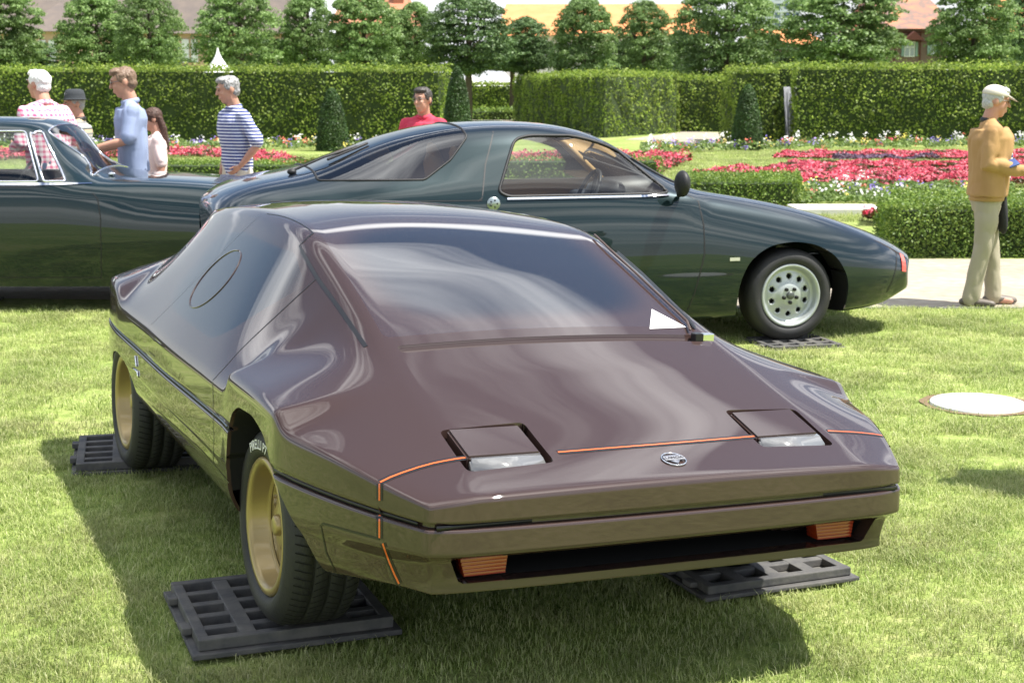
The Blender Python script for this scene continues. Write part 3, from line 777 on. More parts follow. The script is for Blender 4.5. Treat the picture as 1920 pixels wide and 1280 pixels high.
# ---------------------------------------------------------------- green coupe
COUPE_A = R(15)
coupe = empty('green_coupe', (1.64, 10.822, 0), COUPE_A, 'dark metallic green fastback coupe with pierced silver wheel, parked behind the brown show car', 'car')
def st(x, rows, cv=0.): return [(x-cv*(y/.86)**2, y, z) for y, z in rows]
CS = [
 st(1.18, [(0, .52), (.25, .52), (.45, .515), (.60, .50), (.66, .45), (.64, .38), (.55, .31), (.3, .27)], .42),
 st(1.10, [(0, .575), (.25, .575), (.48, .57), (.64, .555), (.72, .47), (.70, .36), (.60, .27), (.3, .23)], .42),
 st(.92, [(0, .655), (.27, .66), (.52, .658), (.70, .63), (.79, .50), (.77, .34), (.66, .21), (.3, .19)], .30),
 st(.60, [(0, .745), (.28, .752), (.56, .755), (.74, .715), (.835, .55), (.82, .33), (.74, .19), (.4, .17)], .12),
 st(.28, [(0, .83), (.29, .842), (.58, .85), (.755, .80), (.86, .60), (.85, .36), (.80, .185), (.4, .16)], .03),
 st(-.05, [(0, .90), (.29, .915), (.59, .925), (.765, .87), (.865, .64), (.855, .38), (.81, .185), (.4, .16)]),
 st(-.40, [(0, .965), (.29, .975), (.60, .985), (.775, .94), (.865, .68), (.855, .40), (.81, .185), (.4, .16)]),
 st(-.62, [(0, 1.005), (.30, 1.01), (.625, 1.015), (.785, .975), (.862, .70), (.855, .40), (.81, .185), (.4, .16)]),
 st(-.82, [(0, 1.12), (.30, 1.115), (.60, 1.09), (.785, .99), (.860, .70), (.855, .40), (.81, .185), (.4, .16)]),
 st(-1.05, [(0, 1.285), (.30, 1.275), (.575, 1.24), (.785, .995), (.858, .70), (.855, .40), (.81, .185), (.4, .16)]),
 st(-1.26, [(0, 1.405), (.30, 1.395), (.55, 1.36), (.785, 1.00), (.857, .70), (.855, .40), (.81, .185), (.4, .16)]),
 st(-1.55, [(0, 1.455), (.30, 1.45), (.54, 1.42), (.785, 1.00), (.857, .70), (.855, .40), (.81, .185), (.4, .16)]),
 st(-1.95, [(0, 1.465), (.30, 1.46), (.54, 1.43), (.785, 1.00), (.858, .70), (.855, .40), (.81, .185), (.4, .16)]),
 st(-2.30, [(0, 1.435), (.30, 1.43), (.535, 1.395), (.79, 1.01), (.865, .70), (.858, .42), (.81, .19), (.4, .16)]),
 st(-2.62, [(0, 1.355), (.30, 1.35), (.53, 1.315), (.795, 1.03), (.868, .72), (.86, .44), (.80, .20), (.4, .17)]),
 st(-2.92, [(0, 1.235), (.30, 1.23), (.55, 1.205), (.79, 1.03), (.862, .74), (.85, .46), (.78, .21), (.4, .18)]),
 st(-3.15, [(0, 1.15), (.30, 1.148), (.585, 1.135), (.775, 1.03), (.85, .76), (.84, .48), (.76, .23), (.4, .20)]),
 st(-3.45, [(0, 1.115), (.30, 1.112), (.59, 1.10), (.75, 1.01), (.82, .77), (.80, .50), (.72, .26), (.4, .23)]),
 st(-3.70, [(0, 1.04), (.30, 1.035), (.56, 1.02), (.70, .95), (.76, .76), (.74, .52), (.66, .30), (.4, .26)], -.08),
 st(-3.78, [(0, .95), (.28, .945), (.52, .93), (.63, .88), (.68, .74), (.66, .55), (.60, .36), (.36, .31)], -.10),
]
cb = shell(CS, [(0, 7, 3, .15), (7, 15, 3, .55), (7, 14, 2, .35), (0, 19, 6, .5), (0, 3, 3, .4)], 2)
CBV = BVHTree.FromBMesh(cb)
GREEN = carpaint('green_metallic_paint', (.0065, .018, .0175), .35, .34, 1.5, flip=(.012, .018, .036))
arches(cb, [rpoly([(.42, .12), (.405, .42), (.31, .575), (.17, .655), (0, .682), (-.18, .66), (-.32, .57), (-.39, .42), (-.40, .12)], .12, 5), circ(-2.62, .33, .36)])
nearC = lambda f: f.calc_center_median().y < -.3 and f.normal.z < .80
farC = lambda f: f.calc_center_median().y > .3 and f.normal.z < .80
SIDEW = [(-1.99, 1.035), (-1.84, 1.35), (-1.74, 1.375), (-1.36, 1.37), (-1.20, 1.325), (-.84, 1.005), (-1.93, 1.005)]
for c_ in (nearC, farC): window(cb, SIDEW, 'side_window', GLASSC, coupe, c_, frame=BLACK, rad=.06, fr_w=.022)
topC = lambda f: f.normal.z > .1 and f.normal.x > .25 and abs(f.calc_center_median().y) < .60
window(cb, [(-1.22, 1.2), (-1.22, 1.5), (-.72, 1.5), (-.68, .9), (-.72, .9)], 'windscreen', GLASSC, coupe, topC, frame=BLACK, rad=.01)
rearC = lambda f: f.normal.z > -.2 and f.calc_center_median().z > 1.09
window(cb, [(-3.10, 1.60), (-3.10, 1.115), (-2.45, 1.115), (-2.27, 1.23), (-2.14, 1.37), (-2.20, 1.60)], 'rear_window', glassmat('tinted_glass', (.45, .48, .50), refl=.10), coupe, rearC, frame=BLACK, rad=.02, fr_w=.016)
finish('body', cb, [GREEN, DARK], coupe)
for pts, wd in (([(-1.95, 1.43), (-1.98, 1.36), (-2.05, 1.2), (-2.10, 1.0), (-2.13, .98)], .008), ([(-3.4, 1.0), (-2.1, .985)], .006), ([(-.74, 1.0), (-.66, .95), (-.64, .80), (-.64, .62), (-.70, .36), (-.75, .22)], .009),
                ([(.86, .60), (.835, .52), (.79, .38), (.76, .30)], .012)):
    flat_line('panel_gap', CBV, pts, wd, BLACK, coupe)
flat_line('window_chrome', CBV, [(-1.94, .992), (-1.4, .992), (-.86, .992)], .013, CHROME, coupe, lift=.008)
flat_line('side_indicator', CBV, [(-.465, .578), (-.395, .578)], .022, mat('badge_silver', (.62, .60, .55), .3, .7), coupe, lift=.004, step=.02)
# front marker lamp on the nose side
flat_line('marker_lamp', CBV, [(.905, .545), (.895, .435)], .045, mat('red_orange_lens', (.70, .06, .02), .2, coat=1.), coupe, lift=.006)
b2 = bmesh.new(); h = CBV.ray_cast(Vector((-2.03, -3, .965)), Vector((0, 1, 0))); lathe(b2, [(-.008, .043), (-.014, .040), (-.014, .001)], 24, 'Y')
for v in b2.verts: v.co += h[0]+Vector((0, .003, 0))
bobj('fuel_cap', b2, mat('cap_steel', (.35, .40, .40), .3, .8), coupe)
b2 = bmesh.new()
for a in range(5):
    t = a*2*math.pi/5; ell(b2, h[0]+Vector((.022*math.cos(t), -.012, .022*math.sin(t))), (.006, .003, .006), seg=8)
bobj('fuel_cap_screw', b2, BLACK, coupe)
# mirror
b2 = bmesh.new(); ell(b2, (-.82, -.90, 1.075), (.045, .085, .085)); tube(b2, [(-.80, -.80, 1.0), (-.81, -.87, 1.04)], .02)
bobj('door_mirror', b2, BLACK, coupe)
b2 = bmesh.new(); tube(b2, [(-.80, .90, 1.07), (-.72, .905, 1.075)], [.075, .055], n=14, flat=1.25, up=(0, 0, 1)); bobj('door_mirror', b2, BLACK, coupe)
# rear wiper
b2 = bmesh.new(); P, Nn = [], []
for x, y in ((-3.22, -.35), (-3.0, -.30), (-2.78, -.22)):
    h = CBV.ray_cast(Vector((x, y, 3)), Vector((0, 0, -1))); P.append(h[0]); Nn.append(h[1])
tube(b2, [P[0]+Nn[0]*.02, P[1]+Nn[1]*.045, P[2]+Nn[2]*.02], .008, n=6); tube(b2, [P[1].lerp(P[2], .1)+Nn[1]*.02, P[2]+Nn[2]*.012+(P[2]-P[1])*.3], .009, n=6); ell(b2, P[0]+Nn[0]*.015, (.03, .025, .02))
bobj('rear_wiper', b2, BLACK, coupe)
# interior
bx('floor_tub', (-3.2, -.5, -.70, .70, .25, .60), DASH, coupe)
bx('parcel_shelf', (-3.3, -2.35, -.66, .66, .98, 1.03), TAN, coupe)
bx('door_panel', (-2.0, -.8, -.755, -.72, .5, .985), TAN, coupe); bx('door_panel', (-2.0, -.8, .70, .765, .5, 1.02), TAN, coupe, .02)
for s in (-1, 1):
    b2 = bmesh.new(); tube(b2, [(-1.98, s*.36, .62), (-2.10, s*.36, .95), (-2.14, s*.36, 1.08)], [.20, .20, .17], n=16, flat=.45, up=(1, 0, 0)); tube(b2, [(-2.13, s*.36, 1.13), (-2.16, s*.36, 1.22)], [.10, .09], n=12, flat=.5, up=(1, 0, 0)); tube(b2, [(-1.55, s*.36, .62), (-2.0, s*.36, .60)], [.19, .20], n=12, flat=.5, up=(0, 0, 1))
    bobj('seat', b2, TAN, coupe)
b2 = bmesh.new(); tube(b2, [(-1.05, .0, .93), (-.75, 0, .96)], [.14, .12], n=16); box(b2, -1.12, -.62, -.62, .62, .70, .95, .04); tube(b2, [(-1.12, -.50, 1.01), (-1.12, -.25, 1.01)], [.06, .06], n=12)
bobj('dashboard', b2, DASH, coupe)
M_ = Matrix.Translation((-1.28, -.36, .98)) @ Matrix.Rotation(R(-65), 4, 'Y')
b2 = bmesh.new(); tube(b2, [M_ @ Vector((.17*math.cos(t), .17*math.sin(t), 0)) for t in np.linspace(0, 2*math.pi, 30)], .013, n=8, caps=False)
for a in (0, 2.2, 4.1): tube(b2, [M_ @ Vector((0, 0, -.03)), M_ @ Vector((.16*math.cos(a), .16*math.sin(a), 0))], .013, n=6)
bobj('steering_wheel', b2, BLACK, coupe)
b2 = bmesh.new(); tube(b2, [(-.84, .62, 1.00), (-1.18, .53, 1.29)], .028, n=8); bobj('pillar_trim', b2, TAN, coupe)
def pierced_wheel(par, loc, flip):
    wl = bpy.data.objects.new('wheel', None); COL.objects.link(wl); wl.parent = par; wl.location = loc
    if flip: wl.rotation_euler = (0, 0, math.pi)
    b = bmesh.new()
    lathe(b, [(.012, .208), (-.004, .216), (-.016, .240), (-.012, .270), (.010, .293), (.028, .303), (.05, .307), (.16, .307), (.19, .296), (.2, .25), (.19, .21)], 72, 'Y'); bobj('tyre', b, RUBBER, wl)
    b = bmesh.new()
    lathe(b, [(.02, .212), (-.004, .211), (-.010, .205), (-.007, .192), (.010, .184), (.030, .180), (.045, .172), (.043, .158), (.040, .15)], 72, 'Y'); SIL = bpy.data.materials.get('silver_wheel_paint') or mat('silver_wheel_paint', (.42, .45, .43), .38, .45, coat=.3)
    bobj('rim', b, SIL, wl)
    b = bmesh.new(); n = 120; rads = [.152, .143, .134, .125, .116, .107, .09, .075, .06, .03, .0005]; ys = [.041, .038, .036, .034, .032, .030, .027, .016, .012, .010, .010]
    rings, FF = lathe(b, list(zip(ys, rads)), n, 'Y'); dele = []
    for j, row in enumerate(FF):
        rm = (rads[j]+rads[j+1])/2
        for k, f in enumerate(row):
            a = 2*math.pi*(k+.5)/n
            for q in range(10):
                c = 2*math.pi*(q+.5)/10
                if math.hypot(rm*math.cos(a)-.126*math.cos(c), rm*math.sin(a)-.126*math.sin(c)) < .0175: dele.append(f); break
    e = list({e for f in dele for e in f.edges if sum(1 for q in e.link_faces if q in dele) == 1}); bmesh.ops.delete(b, geom=dele, context='FACES')
    r_ = bmesh.ops.extrude_edge_only(b, edges=[q for q in e if q.is_valid])
    for g_ in r_['geom']:
        if isinstance(g_, bmesh.types.BMVert): g_.co.y += .02
    bobj('wheel_face', b, SIL, wl)
    b = bmesh.new(); lathe(b, [(.07, .17), (.075, .001)], 24, 'Y'); bobj('brake_disc', b, DARK, wl)
    for k in range(5):
        t = 2*math.pi*k/5-math.pi/2; b = bmesh.new(); rr, _ = lathe(b, [(.02, .013), (-.002, .012), (-.004, .009), (-.004, .0005)], 10, 'Y')
        for ring in rr:
            for v in ring: v.co += Vector((.048*math.cos(t), 0, .048*math.sin(t)))
        bobj('wheel_nut', b, NUT, wl)
    b = bmesh.new(); lathe(b, [(.015, .027), (-.004, .026), (-.008, .018), (-.008, .0005)], 20, 'Y'); bobj('hub_cap', b, mat('hub_grey', (.12, .13, .12), .4, .6), wl)
    return wl
for (x, y, f) in ((0, -.80, False), (0, .80, True), (-2.62, -.81, False), (-2.62, .81, True)): pierced_wheel(coupe, (x, y, .318), f)
# ---------------------------------------------------------------- dark green classic car at the left edge
classic = empty('classic_car', (-3.438, 12.19, 0), 0, 'dark green classic saloon with chrome window frames and red interior at the left edge', 'car')
def s3(x, rows, cv=0.): return [(x-cv*(y/.84)**2, y, z) for y, z in rows]
SAL = [
 s3(-3.3, [(0, .72), (.3, .72), (.55, .70), (.66, .62), (.66, .5), (.6, .36)], -.1),
 s3(-3.1, [(0, .92), (.3, .915), (.6, .89), (.74, .78), (.75, .55), (.68, .30)]),
 s3(-2.4, [(0, 1.02), (.3, 1.015), (.62, .985), (.79, .86), (.82, .58), (.76, .24)]),
 s3(-1.95, [(0, 1.10), (.3, 1.09), (.60, 1.03), (.80, .92), (.84, .60), (.78, .22)]),
 s3(-1.55, [(0, 1.36), (.3, 1.35), (.56, 1.28), (.80, .95), (.845, .60), (.79, .20)]),
 s3(-1.1, [(0, 1.45), (.3, 1.44), (.555, 1.385), (.80, .955), (.845, .60), (.79, .20)]),
 s3(-.6, [(0, 1.455), (.3, 1.45), (.56, 1.40), (.80, .955), (.845, .60), (.79, .20)]),
 s3(-.22, [(0, 1.445), (.3, 1.44), (.56, 1.395), (.80, .955), (.845, .60), (.79, .20)]),
 s3(-.08, [(0, 1.40), (.3, 1.39), (.58, 1.335), (.80, .955), (.845, .60), (.79, .20)], .02),
 s3(.10, [(0, 1.17), (.3, 1.16), (.62, 1.10), (.80, .955), (.845, .60), (.79, .20)], .06),
 s3(.28, [(0, 1.02), (.3, 1.015), (.64, .99), (.80, .93), (.845, .60), (.79, .20)], .08),
 s3(.62, [(0, 1.0), (.3, 1.0), (.62, .99), (.79, .92), (.845, .60), (.79, .20)]),
 s3(1.2, [(0, .975), (.3, .97), (.60, .96), (.775, .89), (.84, .60), (.78, .22)]),
 s3(1.65, [(0, .91), (.3, .905), (.58, .89), (.74, .82), (.81, .58), (.74, .25)]),
 s3(2.0, [(0, .80), (.3, .79), (.55, .77), (.68, .71), (.73, .55), (.66, .32)], .1),
 s3(2.12, [(0, .68), (.28, .675), (.48, .66), (.58, .62), (.62, .54), (.56, .40)], .12),
]
sb = shell(SAL, [(3, 11, 3, .5), (3, 10, 2, .3), (0, 15, 5, .3)], 2); SBV = BVHTree.FromBMesh(sb)
arches(sb, [circ(1.36, .30, .37), circ(-2.0, .30, .36)])
nS = lambda f: f.calc_center_median().y < -.3 and f.normal.z < .8; fS = lambda f: f.calc_center_median().y > .3 and f.normal.z < .8
for c_ in (nS, fS):
    window(sb, [(-1.5, .985), (-1.35, 1.26), (-1.1, 1.345), (-.225, 1.35), (-.08, .985)], 'side_window', GLASSC, classic, c_, frame=CHROME, rad=.03, fr_w=.016)
    window(sb, [(-.045, .985), (-.195, 1.345), (-.115, 1.345), (.11, .985)], 'vent_window', GLASSC, classic, c_, frame=CHROME, rad=.02, fr_w=.02)
window(sb, [(-.10, 1.60), (-.10, 1.35), (.265, 1.005), (.265, 1.3)], 'windscreen', GLASSC, classic, lambda f: f.normal.x > .3 and abs(f.calc_center_median().y) < .66, frame=CHROME, rad=.02, fr_w=.02)
finish('body', sb, [carpaint('dark_green_paint', (.0025, .011, .012), 0., .3, 1.5), DARK], classic)
flat_line('window_chrome', SBV, [(-1.6, .965), (.30, .965)], .022, CHROME, classic, lift=.006)
flat_line('panel_gap', SBV, [(.30, .93), (.36, .86), (.38, .72), (.375, .5), (.36, .26)], .008, BLACK, classic)
flat_line('panel_gap', SBV, [(-1.5, .27), (.36, .27)], .008, BLACK, classic)
RED = mat('red_brown_leather', (.34, .09, .04), .5)
bx('floor_tub', (-2.0, .5, -.70, .70, .25, .70), DASH, classic)
for s in (-1, 1):
    b2 = bmesh.new(); tube(b2, [(-1.02, s*.36, .7), (-1.12, s*.36, 1.0), (-1.15, s*.36, 1.08)], [.22, .22, .18], n=14, flat=.4, up=(1, 0, 0)); bobj('seat', b2, RED, classic)
b2 = bmesh.new(); box(b2, -.10, .22, -.62, .62, .80, .985, .04); bobj('dashboard', b2, RED, classic)
M_ = Matrix.Translation((-.30, -.34, .98)) @ Matrix.Rotation(R(-62), 4, 'Y'); b2 = bmesh.new()
tube(b2, [M_ @ Vector((.19*math.cos(t), .19*math.sin(t), 0)) for t in np.linspace(0, 2*math.pi, 30)], .010, n=8, caps=False); tube(b2, [M_ @ Vector((-.18, 0, 0)), M_ @ Vector((.18, 0, 0))], .01, n=6); bobj('steering_wheel', b2, BLACK, classic)
for (x, y, f) in ((1.36, -.62, 0), (1.36, .62, 1), (-2.0, -.62, 0), (-2.0, .62, 1)):
    wl = bpy.data.objects.new('wheel', None); COL.objects.link(wl); wl.parent = classic; wl.location = (x, y, .325)
    if f: wl.rotation_euler = (0, 0, math.pi)
    b = bmesh.new(); lathe(b, [(.0, .19), (-.01, .22), (-.005, .27), (.02, .315), (.05, .322), (.13, .322), (.16, .3), (.17, .2)], 48, 'Y'); bobj('tyre', b, RUBBER, wl)
    b = bmesh.new(); lathe(b, [(.0, .192), (.0, .17), (.03, .15), (.03, .09), (-.01, .07), (-.03, .001)], 40, 'Y'); bobj('hubcap', b, CHROME, wl)
# door handle, wiper pivots
flat_line('door_handle', SBV, [(-1.28, .86), (-1.12, .86)], .02, CHROME, classic, lift=.02)
b2 = bmesh.new(); h = SBV.ray_cast(Vector((.38, -.45, 3)), Vector((0, 0, -1))); ell(b2, h[0]+Vector((0, 0, .015)), (.03, .015, .015)); bobj('wiper_pivot', b2, CHROME, classic)
# ================================================================ black plastic wheel plates
PLATE = mat('black_plastic_plate', (.055, .055, .057), .75, var=[(.11, .105, .095)], vs=14, bump=.2, bs=60)
def plate(c, ang, lx, ly, top, label, group='black plastic plates under the brown car wheels', nx=5, ny=5, thick=.055):
    """grid plate: c = centre (x, y); lx along local x, ly along local y"""
    r = empty('wheel_plate', (c[0], c[1], top-thick), ang, label, 'plate', group)
    b2 = bmesh.new(); m = .035; bw = .050; cx, cy = (lx-2*m), (ly-2*m); px, py = (cx+bw)/nx, (cy+bw)/ny
    for s in (-1, 1):
        box(b2, -lx/2, lx/2, *sorted((s*ly/2, s*(ly/2-m))), thick*.35, thick, .004); box(b2, *sorted((s*lx/2, s*(lx/2-m))), -ly/2+m, ly/2-m, thick*.35+.001, thick-.001, .004)
    for i in range(1, nx): x = -cx/2+i*px-bw; box(b2, x, x+bw, -ly/2+m-.003, ly/2-m+.003, thick*.3, thick-.002, .003)
    for j in range(1, ny): y = -cy/2+j*py-bw; box(b2, -lx/2+m-.003, lx/2-m+.003, y, y+bw*.7, thick*.3+.002, thick-.003, .003)
    bobj('grid', b2, PLATE, r, smooth=False)
    b2 = bmesh.new(); e = .022
    box(b2, -lx/2-e, lx/2+e, -ly/2-e, ly/2+e, 0, thick*.33, .004)
    bobj('base', b2, PLATE, r, smooth=False)
    b2 = bmesh.new()
    b2.free()
    for t in (-.28, .22): bx('locking_tab', (-lx/2-.03, -lx/2+.001, ly*t, ly*t+.06, thick*.5, thick-.004), PLATE, r, .004)
    return r
AX = R(20.5)
def ax(p, u, v): return (p[0]+u*math.cos(AX)-v*math.sin(AX), p[1]+u*math.sin(AX)+v*math.cos(AX))
P0 = gp(365, 1213, .06)
plate(ax(P0, .315, .31), AX, .60, .58, .072, 'black grid plate under the front gold wheel nearest the camera, all in shade', nx=4, ny=5)
P1 = gp(152, 872, .05)
plate(ax(P1, .36, .27), R(14), .70, .58, .052, 'black grid plate under the rear gold wheel at the left', nx=4, ny=5)
P2 = gp(1612, 1066, .06)
plate(ax(P2, -.30, .17), R(22), .56, .30, .060, 'black grid plate jutting into the sun under the right front corner of the brown car', nx=4, ny=2, thick=.045)
plate((2.16, 6.95), AX, .78, .6, .05, 'black grid plate hidden behind the right rear wheel of the brown car') if False else None
g2 = plate((1.87, 10.03), R(15), .50, .42, .022, 'thin grey plate half sunk in grass under the silver wheel of the green coupe', 'plates under the green cars', 4, 3, .03)
plate((-4.4, 11.9), 0, .6, .5, .05, 'dark plate in the shade under the dark green classic car', 'plates under the green cars', 4, 4, .05)
# ---------------------------------------------------------------- white round cover in the lawn
cv = gp(1833, 759)
cvr = empty('round_cover', (cv.x, cv.y, 0), 0, 'white round cover set flush in the lawn at the right', 'manhole cover')
b2 = bmesh.new(); lathe(b2, [(-.05, .25), (.012, .25), (.018, .245), (.018, .0005)], 64, 'Z'); bobj('lid', b2, mat('white_stone', (.72, .71, .70), .7, bump=.2, bs=20, var=[(.62, .61, .6)]), cvr)
b2 = bmesh.new(); rr, FF = lathe(b2, [(.006, .30), (.0065, .26)], 64, 'Z')
for v in b2.verts:
    k = 1+.10*noise.noise(v.co*9); 
    if v.co.xy.length > .28: v.co.x *= k; v.co.y *= k
bobj('soil_rim', b2, mat('dry_soil', (.16, .11, .06), .9, bump=.5, bs=40), cvr)
# ================================================================ people
SKIN = mat('skin', (.46, .25, .17), .5, spec=.4, var=[(.52, .27, .19)], vs=20)
EYE = mat('eye_dark', (.02, .015, .012), .3)
def hand(bm, wr, d, side, curl=.5, r=.0082):
    """palm + five fingers from the wrist along d; side = direction the thumb points"""
    d = Vector(d).normalized(); t = Vector(side); t = (t-d*t.dot(d)).normalized(); n = d.cross(t)
    wr = Vector(wr)
    tube(bm, [wr, wr+d*.045, wr+d*.085], [.024, .030, .032], n=10, flat=.5, up=n)
    for i, (o, L) in enumerate(((.028, .068), (.010, .078), (-.010, .073), (-.028, .058))):
        b = wr+d*.085+t*o; a = b+d*L*.45+n*curl*L*.15; c = a+(d*(1-curl*.7)+n*curl).normalized()*L*.32; e = c+(d*(1-curl)+n*curl*1.4).normalized()*L*.25
        tube(bm, [b-d*.02, a, c, e], [r*1.1, r, r*.92, r*.8], n=6)
    b = wr+d*.03+t*.026; tube(bm, [b, b+(d*.6+t*.8)*.035, b+(d*.95+t*.55)*.062+n*.01], [.012, .0105, .009], n=6)
def head(bm, c, fwd, M):
    """c = head centre; geometry built facing -Y then turned by M"""
    def T(p): return M @ Vector(p)+c
    def e(p, r): ell(bm, T(p), r, M=M.to_3x3() if hasattr(M, 'to_3x3') else M, seg=16)
    e((0, .012, .022), (.074, .094, .092)); e((0, -.030, -.035), (.056, .062, .075)); e((0, -.052, -.092), (.032, .030, .024))
    e((0, -.078, .030), (.045, .018, .020)); e((.030, -.074, -.022), (.020, .016, .022)); e((-.030, -.074, -.022), (.020, .016, .022))
    tube(bm, [T((0, -.092, .018)), T((0, -.104, -.008)), T((0, -.110, -.022))], [.008, .011, .013], n=8)
    e((0, -.090, -.055), (.023, .011, .006)); e((0, -.089, -.066), (.020, .011, .007))
    for s in (-1, 1): e((s*.077, .010, -.005), (.010, .020, .032))
def person(label, loc, rz, H, shirt, trou, arms, hair, head_turn=0., head_tilt=0., untuck=False, sleeves='short', jacket=False, glasses=False, hat=None, stoop=0., group=None, lean=0., slim=1., collar=True, legs=None, shoes=(.05, .03, .02), seed=0., fr=1.):
    """stands facing -Y (local), feet at the origin; arms = [(elbow, wrist, hand dir, thumb dir, curl)] left(+X), right(-X)"""
    k = H/1.75; root = empty('person', loc, rz, label, 'person', group); root.scale = (k, k, k)
    hM = Matrix.Rotation(R(head_turn), 3, 'Z') @ Matrix.Rotation(R(head_tilt), 3, 'X')
    off = Vector((0, -stoop, 0)); hc = Vector((0, -.03, 1.615))+off*1.3; sh = [Vector((s*.178*slim, .0, 1.395))+off*.7 for s in (1, -1)]
    lg = legs or [((.095, -.01, .50), (.11, .02, .085), 0), ((-.095, -.01, .50), (-.11, .02, .085), 0)]
    # body: one continuous skin
    b = bmesh.new()
    head(b, hc, None, hM)
    tube(b, [Vector((0, .018, 1.40))+off*.8, Vector((0, .012, 1.48))+off, hc+Vector((0, .015, -.05))], [.066, .058, .058], n=14)
    tube(b, [(0, 0, .90), (0, 0, 1.1), Vector((0, 0, 1.3))+off*.5, Vector((0, .005, 1.41))+off*.8], [.13, .125, .135, .085], n=16, flat=.62, up=(0, 1, 0))
    for i, (el, wr, hd, th, cu) in enumerate(arms):
        el, wr = Vector(el), Vector(wr); tube(b, [sh[i], sh[i].lerp(el, .5), el, el.lerp(wr, .35), wr], [.036, .042, .037, .038, .025], n=10); hand(b, wr, hd, th, cu)
    for i, (kn, an, ft) in enumerate(lg):
        s = 1 if i == 0 else -1; tube(b, [(s*.09, 0, .90), kn, an], [.08, .052, .038], n=10); an = Vector(an); tube(b, [an+Vector((0, .02, -.035)), an+Vector((0, -.13, -.055))], [.035, .028], n=8)
    body = link('body', remesh_mesh(b, .0075, 5), SKIN, root)
    # trousers
    b = bmesh.new(); tube(b, [(0, .005, .88), (0, .005, .98)], [.165*slim, .158*slim], n=20, flat=.74, up=(0, 1, 0))
    for i, (kn, an, ft) in enumerate(lg):
        s = 1 if i == 0 else -1; kn, an = Vector(kn), Vector(an)
        tube(b, [(s*.088, .005, .90), Vector((s*.09, .005, .80)).lerp(kn, .3), kn, kn.lerp(an, .6), an+Vector((0, 0, -.02))], [.098, .093, .075, .068, .068], n=14)
    link('trousers', remesh_mesh(b, .011, 5, .018, 11, seed), trou, root)
    # shoes
    for i, (kn, an, ft) in enumerate(lg):
        an = Vector(an); b = bmesh.new(); M_ = Matrix.Rotation(R(ft), 3, 'Z')
        z0 = an.z-.085
        tube(b, [Vector((an.x, an.y, z0+.045))+M_ @ Vector((0, .05, 0)), Vector((an.x, an.y, z0+.045))+M_ @ Vector((0, -.05, 0)), Vector((an.x, an.y, z0+.034))+M_ @ Vector((0, -.16, 0))], [.042, .046, .036], n=12, flat=.8, up=(0, 0, 1))
        link('shoe', remesh_mesh(b, .011, 2), SHOES if shoes is None else (bpy.data.materials.get('shoe_%.2f' % shoes[0]) or mat('shoe_%.2f' % shoes[0], shoes, .5)), root)
    # shirt or jacket
    b = bmesh.new(); f = 1.17 if jacket else 1.; lo = .88 if jacket else .80 if untuck else .955
    tube(b, [Vector((0, .005, lo)), Vector((0, .0, 1.08)), Vector((0, -.005, 1.22))+off*.4, Vector((0, .0, 1.33))+off*.6, Vector((0, .004, 1.405))+off*.75], [.178*slim*f, .176*slim*f, .190*slim*f, .200*slim*f, .165*slim*f], n=24, flat=.66, up=(0, 1, 0), caps=False)
    tube(b, [Vector((0, .01, 1.37))+off*.75, Vector((0, .012, 1.44))+off*.9], [.13, .072], n=18, flat=.85, up=(0, 1, 0))
    for i, (el, wr, hd, th, cu) in enumerate(arms):
        el, wr = Vector(el), Vector(wr); s0 = sh[i]+Vector((-.012 if i == 0 else .012, 0, -.012)); tube(b, [Vector((0, .012, 1.425))+off*.85, s0], [.066, .060*f], n=14)
        if sleeves == 'short': tube(b, [s0, s0.lerp(el, .5), s0.lerp(el, .86)], [.062*f, .062*f, .067*f], n=14)
        else: tube(b, [s0, s0.lerp(el, .5), el, el.lerp(wr, .5), el.lerp(wr, .93)], [.063*f, .063*f, .056*f, .050*f, .042*f], n=14)
    nm = 'jacket' if jacket else 'shirt'
    so_ = link(nm, remesh_mesh(b, .0095, 4, .024, 8.5, seed+3), shirt, root)
    if collar:
        b = bmesh.new(); cz = Vector((0, .010, 1.462))+off*.95
        P_ = [cz+Vector((.064*math.cos(t), .060*math.sin(t), -.012*math.sin(t)*-1)) for t in np.linspace(-math.pi/2+.25, 1.5*math.pi-.25, 24)]
        tube(b, P_, .015, n=8, flat=1.4, up=(0, 0, 1)); bobj('collar', b, collar if not isinstance(collar, bool) else shirt, so_)
    # hair
    if hair:
        hm, kind = hair; b = bmesh.new(); m3 = hM
        if kind == 'short':
            ell(b, hc+m3 @ Vector((0, .022, .034)), (.078, .093, .084), M=m3, seg=24); ell(b, hc+m3 @ Vector((0, .050, -.02)), (.068, .055, .056), M=m3, seg=20)
            ell(b, hc+m3 @ Vector((0, -.035, .088)), (.062, .055, .032), M=m3, seg=18)
            for s in (-1, 1): ell(b, hc+m3 @ Vector((s*.068, .0, .035)), (.014, .045, .045), M=m3, seg=12)
        else:
            ell(b, hc+m3 @ Vector((0, .02, .03)), (.084, .100, .092), M=m3, seg=24); tube(b, [hc+m3 @ Vector((0, .065, .02)), hc+m3 @ Vector((0, .09, -.12)), hc+m3 @ Vector((.01, .095, -.30))], [.075, .08, .05], n=16, flat=.55, up=(0, 1, 0))
        link('hair', remesh_mesh(b, 0.006, 1, .010, 55, seed), hm, root)
    if hat: hat(root, hc, hM)
